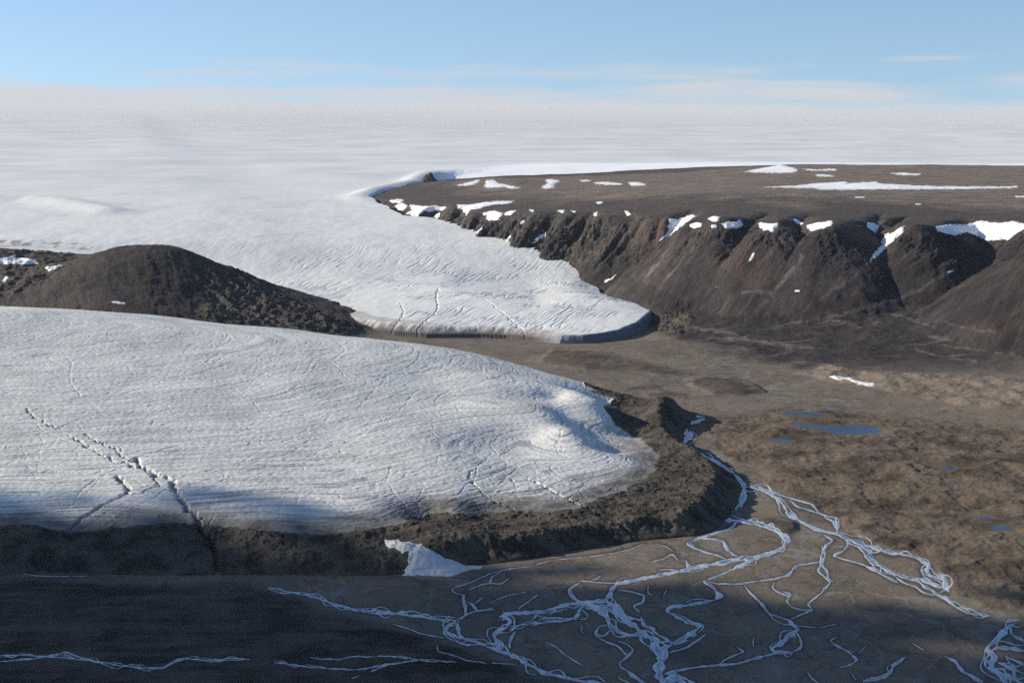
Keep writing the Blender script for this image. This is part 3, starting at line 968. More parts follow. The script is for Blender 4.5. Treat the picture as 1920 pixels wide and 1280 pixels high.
gcol = lerp(gcol, lerp(c3(.125, .108, .093), c3(.07, .06, .053), sstep(-.2, .3, nA)), rub)
grough += rub * 4
for isl, hh in ISLANDS:
    k = px_mask(wu, wv, isl, 6)
    gcol = lerp(gcol, lerp(c3(.10, .078, .06), c3(.06, .045, .036), sstep(-.2, .3, nA)), k)
fm = px_mask(wu + nB * 40, wv + nB * 14, MOOR_LEFT, 22)
gcol = lerp(gcol, lerp(c3(.085, .066, .053), c3(.014, .011, .010), sstep(-.3, .35, nA * .8 + nS * .7)), fm * .9)
grough += fm * 1.5
# plateau and its scarp
hi = sstep(-4, 14, S_ - B_) * sstep(16000, 14500, GY)
pcol = lerp(c3(.230, .178, .144), c3(.128, .102, .086), sstep(-.3, .35, nS))
pcol = lerp(pcol, c3(.20, .168, .148), sstep(.08, .45, fbm(GX / 700.0, GY / 160.0, 441, 4, .6)) * .7)
pcol = lerp(pcol, c3(.060, .051, .049), sstep(-900, -300, D_ + nB * 500) * .8)
scol = lerp(c3(.070, .059, .057), c3(.048, .041, .042), sstep(-.25, .25, nA))
scol = lerp(scol, c3(.115, .092, .080), sstep(.0, .4, nB + .12) * sstep(260, 40, D_) * .8)
ANG = GX * .8 - GY * .6
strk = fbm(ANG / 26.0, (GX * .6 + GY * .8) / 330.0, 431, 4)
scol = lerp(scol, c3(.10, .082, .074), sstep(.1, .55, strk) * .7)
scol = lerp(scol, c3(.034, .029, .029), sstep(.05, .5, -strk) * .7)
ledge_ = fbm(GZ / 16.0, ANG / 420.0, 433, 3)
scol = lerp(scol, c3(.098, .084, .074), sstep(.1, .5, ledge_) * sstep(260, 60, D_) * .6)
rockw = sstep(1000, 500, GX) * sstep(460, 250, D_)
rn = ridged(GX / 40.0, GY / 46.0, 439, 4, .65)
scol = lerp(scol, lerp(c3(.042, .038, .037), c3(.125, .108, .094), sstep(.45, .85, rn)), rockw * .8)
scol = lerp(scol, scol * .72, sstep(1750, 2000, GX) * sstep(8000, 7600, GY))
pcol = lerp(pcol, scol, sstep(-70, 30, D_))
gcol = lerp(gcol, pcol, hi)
grough = grough + hi * 2.5
# pale scree runs in the gullies and pale gravel beds on the dark apron
for pts, wd in [([(840, 520), (800, 580), (760, 630), (700, 690), (640, 760)], 7), ([(1165, 555), (1100, 612), (1040, 652), (980, 690), (930, 730)], 5),
                ([(1575, 590), (1450, 660), (1330, 720), (1220, 750), (1050, 800), (900, 830), (700, 862)], 8), ([(230, 430), (160, 520), (70, 640)], 5), ([(340, 450), (250, 540), (170, 640)], 4),
                ([(1235, 792), (1330, 812), (1420, 847), (1495, 868)], 5), ([(1490, 832), (1600, 857), (1770, 892)], 4), ([(1520, 955), (1650, 972), (1860, 998)], 4),
                ([(1410, 982), (1530, 1010), (1690, 1032)], 5), ([(250, 845), (340, 872), (420, 880), (500, 895), (530, 908)], 7), ([(420, 922), (560, 920), (700, 945), (890, 968)], 8),
                ([(1000, 830), (1060, 846), (1115, 862)], 6), ([(1450, 908), (1560, 922)], 6), ([(560, 700), (620, 690), (690, 700)], 7), ([(370, 665), (420, 668)], 6)]:
    P = np.array(Z3(pts))
    m = (GU > P[:, 0].min() - 24) & (GU < P[:, 0].max() + 24) & (GV > P[:, 1].min() - 14) & (GV < P[:, 1].max() + 14) & vis & (GY > 5500) & (GY < 9500)
    if not m.any():
        continue
    jx = fbm(GX[m] / 60.0, GY[m] / 60.0, 451, 4)
    d = poly_sd(GU[m] + jx * 10, (GV[m] + fbm(GX[m] / 60.0, GY[m] / 60.0, 453, 4) * 6) * 1.6, np.c_[P[:, 0], P[:, 1] * 1.6], closed=False)
    gcol[m] = lerp(gcol[m], c3(.145, .124, .108), sstep(wd, wd * .2, d) * sstep(-.45, .15, fbm(GX[m] / 35.0, GY[m] / 50.0, 455, 3)) * .85)
# rusty brown and slate tracts on the spurs
tract = fbm(GX / 330.0, GY / 260.0, 457, 4, .55)
sl_m = (hi * sstep(-20, 60, D_))
gcol = lerp(gcol, gcol * c3(1.28, 1.14, 1.06), sl_m * sstep(.02, .35, tract))
gcol = lerp(gcol, gcol * c3(.68, .68, .74), sl_m * sstep(.02, .35, -tract))
# the dome hill
hill = sstep(60, -150, GX) * sstep(6850, 7050, GY) * sstep(3, 22, B_) * (1 - hi)
hcol = lerp(c3(.056, .046, .042), c3(.034, .029, .028), sstep(-.25, .25, nA))
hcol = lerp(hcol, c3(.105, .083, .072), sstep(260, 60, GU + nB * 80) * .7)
sl = px_mask(wu, wv, SLUMP, 14)
hcol = lerp(hcol, lerp(c3(.095, .083, .074), c3(.06, .052, .048), sstep(-.2, .3, nA)), sl)
gcol = lerp(gcol, hcol, hill)
grough = grough + hill * 2.0 + hill * sl * 3
# pale mud rims of the ponds
for poly, lev, lab in pond_xy:
    m = (np.abs(GX - poly[0][0]) < 900) & (np.abs(GY - poly[0][1]) < 500)
    k = np.zeros(GX.shape, np.float32)
    k[m] = sstep(-14, -3, poly_sd(GX[m], GY[m], poly))
    gcol = lerp(gcol, c3(.12, .09, .065), k * .6)

NZ, NI, NSD, NT, NU, NV = near_height(GX, GY)
keep = face_any((NZ < GZ + 25)) & face_any(np.ones_like(NZ, bool))
IZ = ice_height(GX, GY, False)
isd = poly_sd(GX, GY, FRONT)
keep &= face_any((isd < 30) | (IZ < GZ + 60))
ground = sub_mesh(GX, GY, GZ, keep, "ground", {"col": gcol, "rough": grough}, M_GROUND)
tag(ground, "bare brown valley floor, dark slopes and plateau around the glaciers", None, None, "structure")

# ------------------------------------------------------------------ snow patches
SNOW = [
    (Z3([(182, 335), (240, 338), (300, 318), (320, 323), (290, 347), (240, 385), (200, 420), (138, 452), (165, 420), (195, 390), (195, 355)]), "white snow tongue narrowing down the first deep gully right of the rocky cliff"),
    (Z3([(293, 363), (325, 355), (354, 360), (345, 377), (315, 384), (298, 379)]), "small oval snow patch on the spur right of the first gully tongue"),
    (Z3([(378, 338), (410, 324), (442, 328), (440, 346), (415, 354)]), "small snow patch at the cliff rim above two other patches"),
    (Z3([(446, 360), (500, 352), (550, 344), (554, 370), (525, 383), (470, 386), (460, 373)]), "wide snow patch on a spur shoulder, between two smaller patches"),
    (Z3([(395, 369), (420, 366), (427, 381), (400, 384)]), "tiny snow dot just below the wide shoulder snow patch"),
    (Z3([(630, 354), (680, 362), (724, 357), (718, 379), (695, 402), (650, 391), (632, 379)]), "snow patch in the shallow hollow in the middle of the scarp rim"),
    (Z3([(795, 339), (815, 341), (847, 358), (838, 370), (810, 357)]), "thin slanting snow sliver at the rim in the middle of the scarp"),
    (Z3([(866, 373), (905, 355), (935, 355), (987, 344), (987, 366), (960, 383), (910, 391), (880, 396)]), "broad ragged snow patch on top of the middle spur"),
    (Z3([(1156, 354), (1190, 357), (1217, 372), (1202, 400), (1207, 450), (1175, 461), (1160, 472), (1158, 400)]), "upright snow strip in the left fork of the forked gully"),
    (Z3([(1337, 372), (1332, 396), (1290, 441), (1240, 491), (1168, 550), (1183, 515), (1224, 470), (1245, 409), (1280, 407), (1300, 390)]), "long diagonal snow strip in the right fork of the forked gully"),
    (Z3([(1490, 376), (1560, 364), (1640, 367), (1690, 349), (1740, 351), (1800, 359), (1870, 349), (1930, 365), (1930, 420), (1850, 457), (1840, 436), (1740, 447), (1690, 421), (1640, 403), (1590, 419), (1540, 413), (1525, 431), (1500, 406)]), "largest snowfield under the scarp rim, filling the head of the right bowl"),
    (Z3([(606, 499), (613, 510), (594, 541), (580, 547), (590, 515)]), "thin snow streak low on the middle of the scarp"),
    (Z3([(803, 684), (832, 684), (832, 694), (803, 693)]), "tiny snow fleck at the foot of the scarp on dark ground"),
    (Z3([(1545, 596), (1575, 584), (1578, 592), (1552, 604)]), "tiny snow fleck at the bottom of the right bowl"),
    (Z3([(640, 184), (800, 177), (920, 165), (1060, 156), (1060, 167), (1200, 156), (1220, 167), (1350, 173), (1500, 180), (1700, 181), (1890, 179), (1890, 189), (1500, 195), (1250, 195), (1080, 197), (940, 197), (900, 191)]), "very long thin snowfield lying across the brown plateau"),
    (Z3([(555, 109), (640, 92), (735, 75), (790, 87), (824, 102), (790, 115), (700, 116), (600, 113)]), "bright wedge of snow on the plateau skyline"),
    (Z3([(836, 94), (900, 97), (1012, 94), (1005, 104), (880, 105)]), "flat snow strip just right of the skyline snow wedge"),
    (Z3([(900, 122), (940, 121), (996, 127), (992, 134), (920, 132)]), "short snow strip between the skyline wedge and the very long snowfield"),
    (Z3([(1256, 116), (1330, 114), (1418, 119), (1412, 127), (1330, 126)]), "thin snow strip near the skyline above the very long snowfield"),
    (Z3([(1098, 230), (1145, 230), (1145, 237), (1100, 237)]), "small thin snow fleck below the middle of the very long snowfield"),
    (Z3([(1392, 264), (1420, 264), (1420, 271), (1394, 271)]), "tiny snow fleck on dark plateau above the forked gully"),
    (Z3([(1876, 226), (1940, 226), (1940, 235), (1880, 234)]), "thin snow fleck at the picture's right edge on the plateau"),
    (Z3([(-4, 160), (30, 158), (78, 167), (78, 177), (8, 178)]), "pale snow strip in the middle of the plateau, rightmost of a row of three"),
    (Z3([(968, 1104), (1030, 1101), (1080, 1113), (1130, 1128), (1190, 1136), (1200, 1152), (1160, 1153), (1140, 1148), (1110, 1141), (1060, 1120), (990, 1115)]), "narrow white snowbank on the beige river bank"),
    (Z2([(636, 206), (720, 184), (772, 170), (778, 181), (740, 202), (700, 205)]), "slanting snow streak left of the low plateau knoll"),
    (Z2([(812, 174), (850, 171), (890, 191), (930, 199), (970, 207), (1012, 217), (960, 222), (920, 214), (870, 216), (808, 215)]), "triangular snow patch on the front of the low plateau knoll"),
    (Z2([(1143, 171), (1190, 167), (1235, 177), (1192, 201), (1197, 216), (1150, 222), (1122, 216), (1163, 190)]), "blocky snow patch right of the low plateau knoll"),
    (Z2([(1336, 173), (1385, 171), (1408, 179), (1360, 183)]), "tiny snow strip on the plateau, leftmost of a row of three"),
    (Z2([(1420, 187), (1480, 183), (1578, 191), (1582, 202), (1500, 200), (1428, 195)]), "long snow strip in the middle of a row of three on the plateau"),
    (Z2([(1432, 296), (1472, 293), (1468, 306), (1438, 308)]), "small snow patch alone on the dark plateau rim"),
    (Z2([(1593, 343), (1614, 347), (1633, 366), (1610, 376), (1595, 361)]), "small snow patch at the rim near the right end of the rocky cliff"),
    (Z2([(266, 288), (320, 278), (355, 284), (332, 302), (290, 302)]), "flat snow patch on the plateau tip beside the glacier"),
    (Z2([(388, 311), (450, 319), (530, 316), (593, 324), (572, 342), (510, 352), (470, 345), (440, 375), (408, 386), (360, 360), (395, 345)]), "ragged cream snow apron between plateau tip and glacier"),
    (Z2([(300, 318), (345, 300), (372, 318), (350, 348), (318, 340)]), "narrow snow strip at the very edge of the glacier below the plateau tip"),
    (Z2([(648, 311), (720, 311), (790, 299), (880, 290), (974, 291), (940, 307), (850, 312), (780, 332), (722, 342), (710, 373), (688, 352), (658, 331)]), "long snowdrift ending in a notch at the rim of the rocky cliff"),
    (Z2([(797, 359), (860, 343), (904, 361), (882, 397), (823, 401), (812, 372)]), "blocky snow patch just below the rim of the rocky cliff"),
    (Z2([(918, 358), (955, 343), (984, 343), (952, 372), (918, 373)]), "two-lobed snow patch at the rim right of the blocky patch"),
    (Z2([(893, 532), (930, 500), (988, 456), (977, 482), (942, 517), (920, 538)]), "diagonal snow streak in the middle low on the rocky cliff"),
    (Z2([(1060, 537), (1090, 505), (1130, 479), (1171, 453), (1142, 492), (1090, 523)]), "rightmost diagonal snow streak low on the rocky cliff"),
    (Z2([(692, 507), (740, 469), (798, 435), (783, 467), (730, 498), (705, 511)]), "leftmost diagonal snow streak low on the rocky cliff"),
    (Z2([(636, 471), (683, 453), (673, 477), (643, 485)]), "small snow patch touching the glacier under the rocky cliff"),
    (Z2([(1003, 410), (1025, 396), (1033, 408), (1012, 425)]), "tiny snow dot in the upper middle of the rocky cliff"),
    (Z2([(1418, 361), (1441, 348), (1437, 372), (1423, 379)]), "small snow fleck among the crags right of the cliff middle"),
    (Z2([(1207, 344), (1257, 340), (1247, 361)]), "small triangular snow fleck hanging under the cliff rim"),
    (Z2([(1052, 338), (1087, 340), (1080, 357)]), "small snow fleck under the rim left of the triangular fleck"),
    (Z2([(1287, 343), (1318, 347), (1312, 361)]), "small snow fleck under the rim right of the triangular fleck"),
    (Z2([(522, 368), (556, 356), (547, 387), (526, 388)]), "small snow patch in dark crags below the cream snow apron"),
    (Z2([(1545, 704), (1557, 698), (1500, 747), (1466, 750)]), "thin snow line at the gully foot beside the glacier snout"),
    (Z2([(988, 600), (1032, 568), (1027, 582), (1000, 602)]), "thin snow line at the foot of the cliff touching the glacier"),
    (Z1([(-30, 118), (40, 107), (82, 93), (67, 112), (110, 107), (178, 124), (178, 142), (100, 140), (60, 137), (30, 140), (-30, 137)]), "wide snow patch on the ledge at the picture's left edge"),
    (Z1([(198, 145), (250, 131), (302, 121), (313, 140), (260, 157), (230, 174), (213, 161)]), "pointed snow patch between the left ledge and the dome hill"),
    (Z1([(4, 221), (30, 193), (44, 205), (22, 226)]), "small blue-white snow patch low in the left gully"),
    (Z1([(522, 316), (550, 313), (604, 328), (560, 328)]), "thin snow fleck at the base of the dome hill"),
]
snow_count = 0
for poly, lab in SNOW:
    P = np.array(poly)
    big = (P[:, 0].max() - P[:, 0].min()) > 25
    pad = 8
    bb = (GU > P[:, 0].min() - pad) & (GU < P[:, 0].max() + pad) & (GV > P[:, 1].min() - pad) & (GV < P[:, 1].max() + pad) & vis
    if not bb.any():
        print("SNOW not placed:", lab)
        continue
    r0, r1 = np.where(bb.any(1))[0][[0, -1]]
    q0, q1 = np.where(bb.any(0))[0][[0, -1]]
    sl_ = (slice(max(r0 - 1, 0), r1 + 2), slice(max(q0 - 1, 0), q1 + 2))
    x, y, z, u, v, ok = GX[sl_], GY[sl_], GZ[sl_], GU[sl_], GV[sl_], bb[sl_]
    amp = 3.6 if big else 1.3
    un = u + fbm(x / 40.0, y / 40.0, 501, 4, .62) * amp * 2.4
    vn = v + fbm(x / 40.0, y / 40.0, 503, 4, .62) * amp
    sd = poly_sd(un, vn * 1.5, np.c_[P[:, 0], P[:, 1] * 1.5])
    sd = np.where(ok, sd, -6)
    off = np.where(sd > 0, np.minimum(0.3 + sd * 0.55, 3.0), np.maximum(sd * 0.8, -4.0))
    inn_ = sd > 0
    if inn_.any():
        cur = np.zeros(sd.shape, bool)
        cur[np.unravel_index(np.argmax(sd), sd.shape)] = True
        while True:
            g_ = cur.copy()
            g_[1:] |= cur[:-1]
            g_[:-1] |= cur[1:]
            g_[:, 1:] |= g_[:, :-1].copy()
            g_[:, :-1] |= g_[:, 1:].copy()
            g_ &= inn_
            if (g_ == cur).all():
                break
            cur = g_
        sd = np.where(inn_ & ~cur, -1.5, sd)
    fmask = face_any(sd > 0)
    if fmask.sum() < 2:
        print("SNOW too small:", lab)
        continue
    dirty_ = lerp(c3(.50, .49, .47), c3(.84, .84, .83), sstep(-.5, 2.5, sd + fbm(x / 18.0, y / 18.0, 505, 3) * 2.0))
    o = sub_mesh(x, y, z + off, fmask, "snow_patch", {"col": dirty_, "rough": np.full(x.shape, 1.0)}, M_ICE)
    tag(o, lab, "snow patch", "old snow patches on the bare slopes")
    snow_count += 1
print("snow patches", snow_count, "of", len(SNOW))
del NZ, NI, NU, NV, IZ

# ------------------------------------------------------------------ far glacier and ice cap
inner = np.r_[np.linspace(-0.365, -0.201, 170), np.linspace(-0.20, 0.115, 980), np.linspace(0.116, 0.365, 220)]
outer = np.linspace(0.375, 1.0, 50)
ss = np.r_[-outer[::-1], inner, outer]
ys = rows_from([(6850, 9500, 5.5), (9500, 13000, 12), (13000, 17000, 25), (17000, 76000, 0.02)])
IX, IY = fan(ys, ss)
IZ = ice_height(IX, IY)
isd, ist = poly_sd(IX, IY, FRONT, want_t=True)
IU, IV = project(IX, IY, IZ)
gz = T_BASE(IX, IY)
# inside the outline the ice stands on the ground, outside it dives under
IZ = np.where(isd < 0, np.minimum(IZ, gz) + isd * 2.0, IZ)
n1 = fbm(IX / 300.0, IY / 500.0, 601, 4)
n2 = fbm(IX / 60.0, IY / 90.0, 603, 4)
icol = np.broadcast_to(c3(.70, .695, .665), IX.shape + (3,)).copy()
icol = lerp(icol, c3(.61, .61, .60), sstep(-.1, .45, n1) * .7)
icol = lerp(icol, lerp(c3(.70, .695, .675), c3(.60, .60, .60), sstep(-.25, .3, fbm(IX / 1500.0, IY / 1100.0, 607, 4))), sstep(11500, 15000, IY))
slow = poly_sd(IX, IY, low_side)
icol = lerp(icol, c3(.90, .90, .90), sstep(0, 150, slow) * sstep(20000, 15500, IY))
# dirty lower edge along the snout's left part
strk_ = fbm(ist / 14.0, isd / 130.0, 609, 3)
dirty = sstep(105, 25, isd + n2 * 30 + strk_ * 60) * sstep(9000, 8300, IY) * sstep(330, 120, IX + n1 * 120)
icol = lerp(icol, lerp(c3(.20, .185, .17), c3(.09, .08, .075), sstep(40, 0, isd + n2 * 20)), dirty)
icol = lerp(icol, c3(.10, .12, .15), sstep(38, 14, isd + n2 * 10) * sstep(9500, 9000, IY) * sstep(100, 320, IX))  # right cliff's dark blue shade put into the ice colour
rimd = sstep(60, 20, np.abs(isd - 120 + n2 * 50)) * sstep(-250, -500, IX) * sstep(9500, 8600, IY)
icol = lerp(icol, c3(.34, .30, .26), rimd * .6)
ldirt = px_mask(IU + n1 * 20, IV + n2 * 3, [(-60, 450), (60, 452), (180, 458), (170, 470), (60, 462), (-60, 464)], 5)
icol = lerp(icol, c3(.22, .21, .20), ldirt * sstep(-.2, .3, n2) * .9)
irough = 1.3 * sstep(14000, 9000, IY) + 0.25
fa = face_any(isd > -6)
cliffm = (isd < np.where(IX > 150, 30, 62)) & (IY < 8700) & (IX > -950)
ice_rows = (IY[:-1, :-1] < 12600) & (poly_sd(IX, IY, low_side)[:-1, :-1] < 70)
cliff_f = face_all(cliffm)
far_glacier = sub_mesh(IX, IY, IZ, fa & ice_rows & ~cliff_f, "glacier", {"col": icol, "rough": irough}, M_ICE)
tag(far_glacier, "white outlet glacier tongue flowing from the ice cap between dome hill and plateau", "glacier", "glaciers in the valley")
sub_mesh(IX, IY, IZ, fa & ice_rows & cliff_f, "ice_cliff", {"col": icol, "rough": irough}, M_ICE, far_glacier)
cap = sub_mesh(IX, IY, IZ, fa & ~ice_rows, "ice_cap", {"col": icol, "rough": irough}, M_ICE)
tag(cap, "vast smooth white ice cap reaching the horizon behind the plateau", "ice cap")

# rocky knoll poking out of the ice beside the plateau tip
kx, ky = ice_at(804, 342)
gx, gy = np.meshgrid(np.linspace(-150, 150, 70), np.linspace(-260, 260, 90))
r = np.sqrt((gx / 84.0) ** 2 + (gy / 150.0) ** 2) + fbm(gx / 60.0, gy / 60.0, 701, 3) * .12
kz = 46.0 * np.exp(-r ** 2 * 1.1) + 10.0 * np.exp(-((gx - 22) / 16.0) ** 2 - ((gy) / 60.0) ** 2) + (ridged(gx / 40.0, gy / 60.0, 703, 4) - .55) * 14.0 * np.exp(-r ** 2)
zz = at_y(804, 342, ky)[2] - 30.0 + kz * 2.1
nk = fbm(gx / 30.0, gy / 30.0, 705, 3)
kcol = lerp(c3(.075, .068, .066), c3(.05, .046, .047), sstep(-.2, .2, nk))
knoll = sub_mesh(gx + kx, gy + ky, zz, np.ones((89, 69), bool), "rock_knoll", {"col": kcol, "rough": np.full(gx.shape, 3.0)}, M_GROUND)
tag(knoll, "small dark rock knoll standing out of the ice beside the plateau tip", "rock")

# ------------------------------------------------------------------ near glacier and its moraine
inner = np.linspace(-0.365, 0.175, 1000)
ss = np.r_[np.linspace(-0.85, -0.37, 50), inner]
ys = rows_from([(3150, 4400, 2.7), (4400, 5700, 3.6), (5700, 7000, 15)])
NX, NY = fan(ys, ss)
NZ, NI, NSD, NT, NU, NV = near_height(NX, NY)
w1 = fbm(NX / 260.0, NY / 260.0, 801, 3)
w2 = fbm(NX / 60.0, NY / 60.0, 803, 4)
w3 = fbm(NX / 14.0, NY / 14.0, 805, 3)
# foliation: layers parallel to the margin, seen as fine lines
w0 = fbm(NX / 620.0, NY / 620.0, 807, 2)
fol = T_NEAR(NX, NY) * 7.0 + NSD * .22 + w0 * 50
lmod = sstep(-.35, .35, fbm(NX / 130.0, NY / 130.0, 817, 3))
line = noise(fol / 6.5, NT / 130.0, 811) * 0.7 + noise(fol / 15.0 + 40, NT / 260.0, 813) * 0.7
edge_w = sstep(1150, 250, NSD + w1 * 200)
crk = ridged(NX / 30.0 + w2 * .5, NY / 42.0 + w1, 821, 4, .65) - 0.55
NZ = NZ + NI * (line * lmod * (0.24 + 0.72 * edge_w) + w3 * 1.15 + crk * 0.9 * (1.3 - edge_w * .5) + fbm(NX / 420.0, NY / 420.0, 825, 3) * 10.0 * sstep(100, 500, NSD))
# curved cracks: walked along or across the layering, then cut into the ice
gfy, gfs = np.gradient(fol)
gfx = gfs / (np.gradient(NX, axis=1) + 1e-9)
gfy = gfy / (np.gradient(NY, axis=0)) - gfx * (np.gradient(NX, axis=0) / np.gradient(NY, axis=0))
CUT = np.zeros(NX.shape, np.float32)
ysn = NY[:, 0]
r_ok, c_ok = np.where((NI > .9) & (NU > -60) & (NU < 1300) & (NV > 560) & (NY < 5900))
pick = RNG.integers(0, len(r_ok), 2600)
for k_, p_ in enumerate(pick):
    x_, y_ = NX[r_ok[p_], c_ok[p_]], NY[r_ok[p_], c_ok[p_]]
    long_ = k_ < 210
    steps = int(RNG.integers(16, 60)) if long_ else int(RNG.integers(2, 8))
    turn = RNG.normal(0, .22) if RNG.random() < .62 else RNG.choice([-1, 1]) * RNG.uniform(.5, 1.5)
    curl = RNG.normal(0, .012)
    dep = RNG.uniform(0.8, 1.9) if long_ else RNG.uniform(0.6, 2.0)
    hw = RNG.uniform(2.6, 4.2)
    for i_ in range(steps):
        ri_ = min(max(int(np.searchsorted(ysn, y_)), 0), len(ysn) - 1)
        ci_ = min(max(int(np.searchsorted(ss, x_ / y_)), 0), len(ss) - 1)
        if NI[ri_, ci_] < .8:
            break
        an = math.atan2(gfx[ri_, ci_], -gfy[ri_, ci_]) + turn + RNG.normal(0, .16)
        turn += curl
        x2, y2 = x_ + 12 * math.cos(an), y_ + 12 * math.sin(an)
        a0, a1 = np.searchsorted(ysn, [min(y_, y2) - 6, max(y_, y2) + 6])
        b0, b1 = np.searchsorted(ss, [(min(x_, x2) - 6) / y_, (max(x_, x2) + 6) / y_])
        if a1 > a0 and b1 > b0:
            X_, Y_ = NX[a0:a1, b0:b1], NY[a0:a1, b0:b1]
            dx, dy = x2 - x_, y2 - y_
            t_ = np.clip(((X_ - x_) * dx + (Y_ - y_) * dy) / (dx * dx + dy * dy), 0, 1)
            d_ = np.hypot(X_ - x_ - t_ * dx, Y_ - y_ - t_ * dy)
            fade = min(1.0, (i_ + 1) / 3.0, (steps - i_) / 3.0)
            CUT[a0:a1, b0:b1] = np.maximum(CUT[a0:a1, b0:b1], dep * fade * np.clip(1 - d_ / hw, 0, 1))
        x_, y_ = x2, y2
NZ = NZ - CUT * NI
chan_dark = np.zeros(NX.shape, np.float32)
chan = np.full(NX.shape, -1, np.int8)
for ci, (pts, (wd, dp)) in enumerate(zip(MELT_XY, MELT_W)):
    P = np.array(pts)
    m = (NX > P[:, 0].min() - 60) & (NX < P[:, 0].max() + 60) & (NY > P[:, 1].min() - 60) & (NY < P[:, 1].max() + 60)
    jx = fbm(NX[m] / 22.0, NY[m] / 22.0, 841, 3) * 11
    jy = fbm(NX[m] / 26.0, NY[m] / 26.0, 843, 3) * 22
    d = poly_sd(NX[m] + jx, NY[m] + jy, pts, closed=False)
    broken = .25 + .75 * sstep(-.5, -.1, fbm(NX[m] / 30.0, NY[m] / 30.0, 847, 2))
    k = sstep(wd, wd * .25, d) * broken
    NZ[m] -= dp * k
    chan_dark[m] = np.maximum(chan_dark[m], k)
    chan[m] = np.where(k > .3, ci, chan[m])
# moraine rubble
deb = 1 - NI
rubble = (ridged(NX / 60.0 + w2, NY / 66.0, 851, 5, .62) - .5) * 7.0 + fbm(NX / 130.0, NY / 130.0, 853, 3) * 9.0 + fbm(NX / 15.0, NY / 15.0, 857, 4, .6) * 3.6
inn = sstep(0, 50, NSD)
NZ = NZ + deb * rubble * inn * sstep(-.1, .6, deb)
# ribs gullied down the steep river bank
rib = noise(NT / 26.0 + w2 * .5, NSD / 150.0, 861)
NZ = NZ + deb * rib * 4.0 * sstep(2, 25, NSD) * sstep(110, 40, NSD)
NZ = np.where(NSD < 0, np.minimum(NZ, NSD * .9), NZ)

ncol = np.broadcast_to(c3(.595, .585, .55), NX.shape + (3,)).copy()
ncol = lerp(ncol, c3(.485, .48, .46), sstep(-.2, .35, w1 + w2 * .5) * .8)
ncol = lerp(ncol, c3(.73, .73, .71), sstep(.1, .5, line) * .6)
ncol = lerp(ncol, c3(.24, .25, .27), sstep(-.15, -.55, line) * (0.25 + .55 * edge_w))
# dirt gathering toward the lower edge
low = px_mask(NU + w1 * 30, NV + w2 * 14, NEAR_ICE, 105.0, 1.6)
dirt = sstep(1.0, .62, low + w2 * .12 + line * .09) * sstep(4900, 4500, NY)
ncol = lerp(ncol, lerp(c3(.20, .185, .165), c3(.11, .098, .088), sstep(-.2, .3, w2)), dirt)
ncol = lerp(ncol, c3(.16, .165, .18), chan_dark * .7 * NI)  # darker grey tone along the carved channels
dcol = lerp(c3(.100, .085, .068), c3(.044, .038, .033), sstep(-.25, .3, w2))
dcol = lerp(dcol, c3(.15, .12, .085), sstep(.1, .5, w3 + w1 * .5) * .5)
frontdark = sstep(1500, 200, NX + 1500 + w1 * 300) * 0.0
ncol = lerp(ncol, dcol, sstep(.3, .75, deb + w2 * .15))
nrough = 1.1 + deb * 3.0
icef = face_all(NI > .5)
solid = face_any(NSD > -8)
NA_ = {"col": ncol, "rough": nrough}
chan_f = np.where(icef & solid, chan[:-1, :-1], -1)
def largest(mask):
    rr, cc_ = np.where(mask)
    full = np.zeros(mask.shape, bool)
    box = (slice(rr.min(), rr.max() + 1), slice(cc_.min(), cc_.max() + 1))
    mask = mask[box]
    best, cur_id = None, 0
    left = mask.copy()
    while left.sum() > 50 and cur_id < 12:
        cur_id += 1
        seed = np.unravel_index(np.argmax(left), left.shape)
        cur = np.zeros(mask.shape, bool)
        cur[seed] = True
        n_old = 0
        while True:
            for _k in range(8):
                g_ = cur.copy()
                g_[1:] |= cur[:-1]
                g_[:-1] |= cur[1:]
                g_[:, 1:] |= cur[:, :-1]
                g_[:, :-1] |= cur[:, 1:]
                cur = g_ & mask
            n_new = int(cur.sum())
            if n_new == n_old:
                break
            n_old = n_new
        if best is None or n_new > best.sum():
            best = cur
        left &= ~cur
    full[box] = best
    return full


edge_f = face_all(dirt > .55) & icef & solid & (chan_f < 0)
edge_f = largest(edge_f)
keep_ch = [largest(chan_f == ci) if (chan_f == ci).sum() > 60 else None for ci in range(len(MELT_XY))]
all_ch = np.zeros(edge_f.shape, bool)
for kc in keep_ch:
    if kc is not None:
        all_ch |= kc
near_glacier = sub_mesh(NX, NY, NZ, solid & icef & ~all_ch & ~edge_f, "glacier", NA_, M_ICE)
tag(near_glacier, "nearest grey-white glacier dome with layered ice, meltwater cracks and dirty lower edge", "glacier", "glaciers in the valley")
sub_mesh(NX, NY, NZ, edge_f, "dirty_ice_edge", NA_, M_ICE, near_glacier)
for kc in keep_ch:
    if kc is not None:
        sub_mesh(NX, NY, NZ, kc, "meltwater_channel", NA_, M_ICE, near_glacier)
moraine = sub_mesh(NX, NY, NZ, solid & ~icef, "moraine", {"col": ncol, "rough": nrough}, M_GROUND)
tag(moraine, "rubbly brown moraine ridge wrapped around the near glacier's edge", "moraine")

# snow remnant at the foot of the moraine
def near_ground(x, y):
    z0 = near_height(x, y)[0]
    return np.maximum(z0, ground_height(x, y))


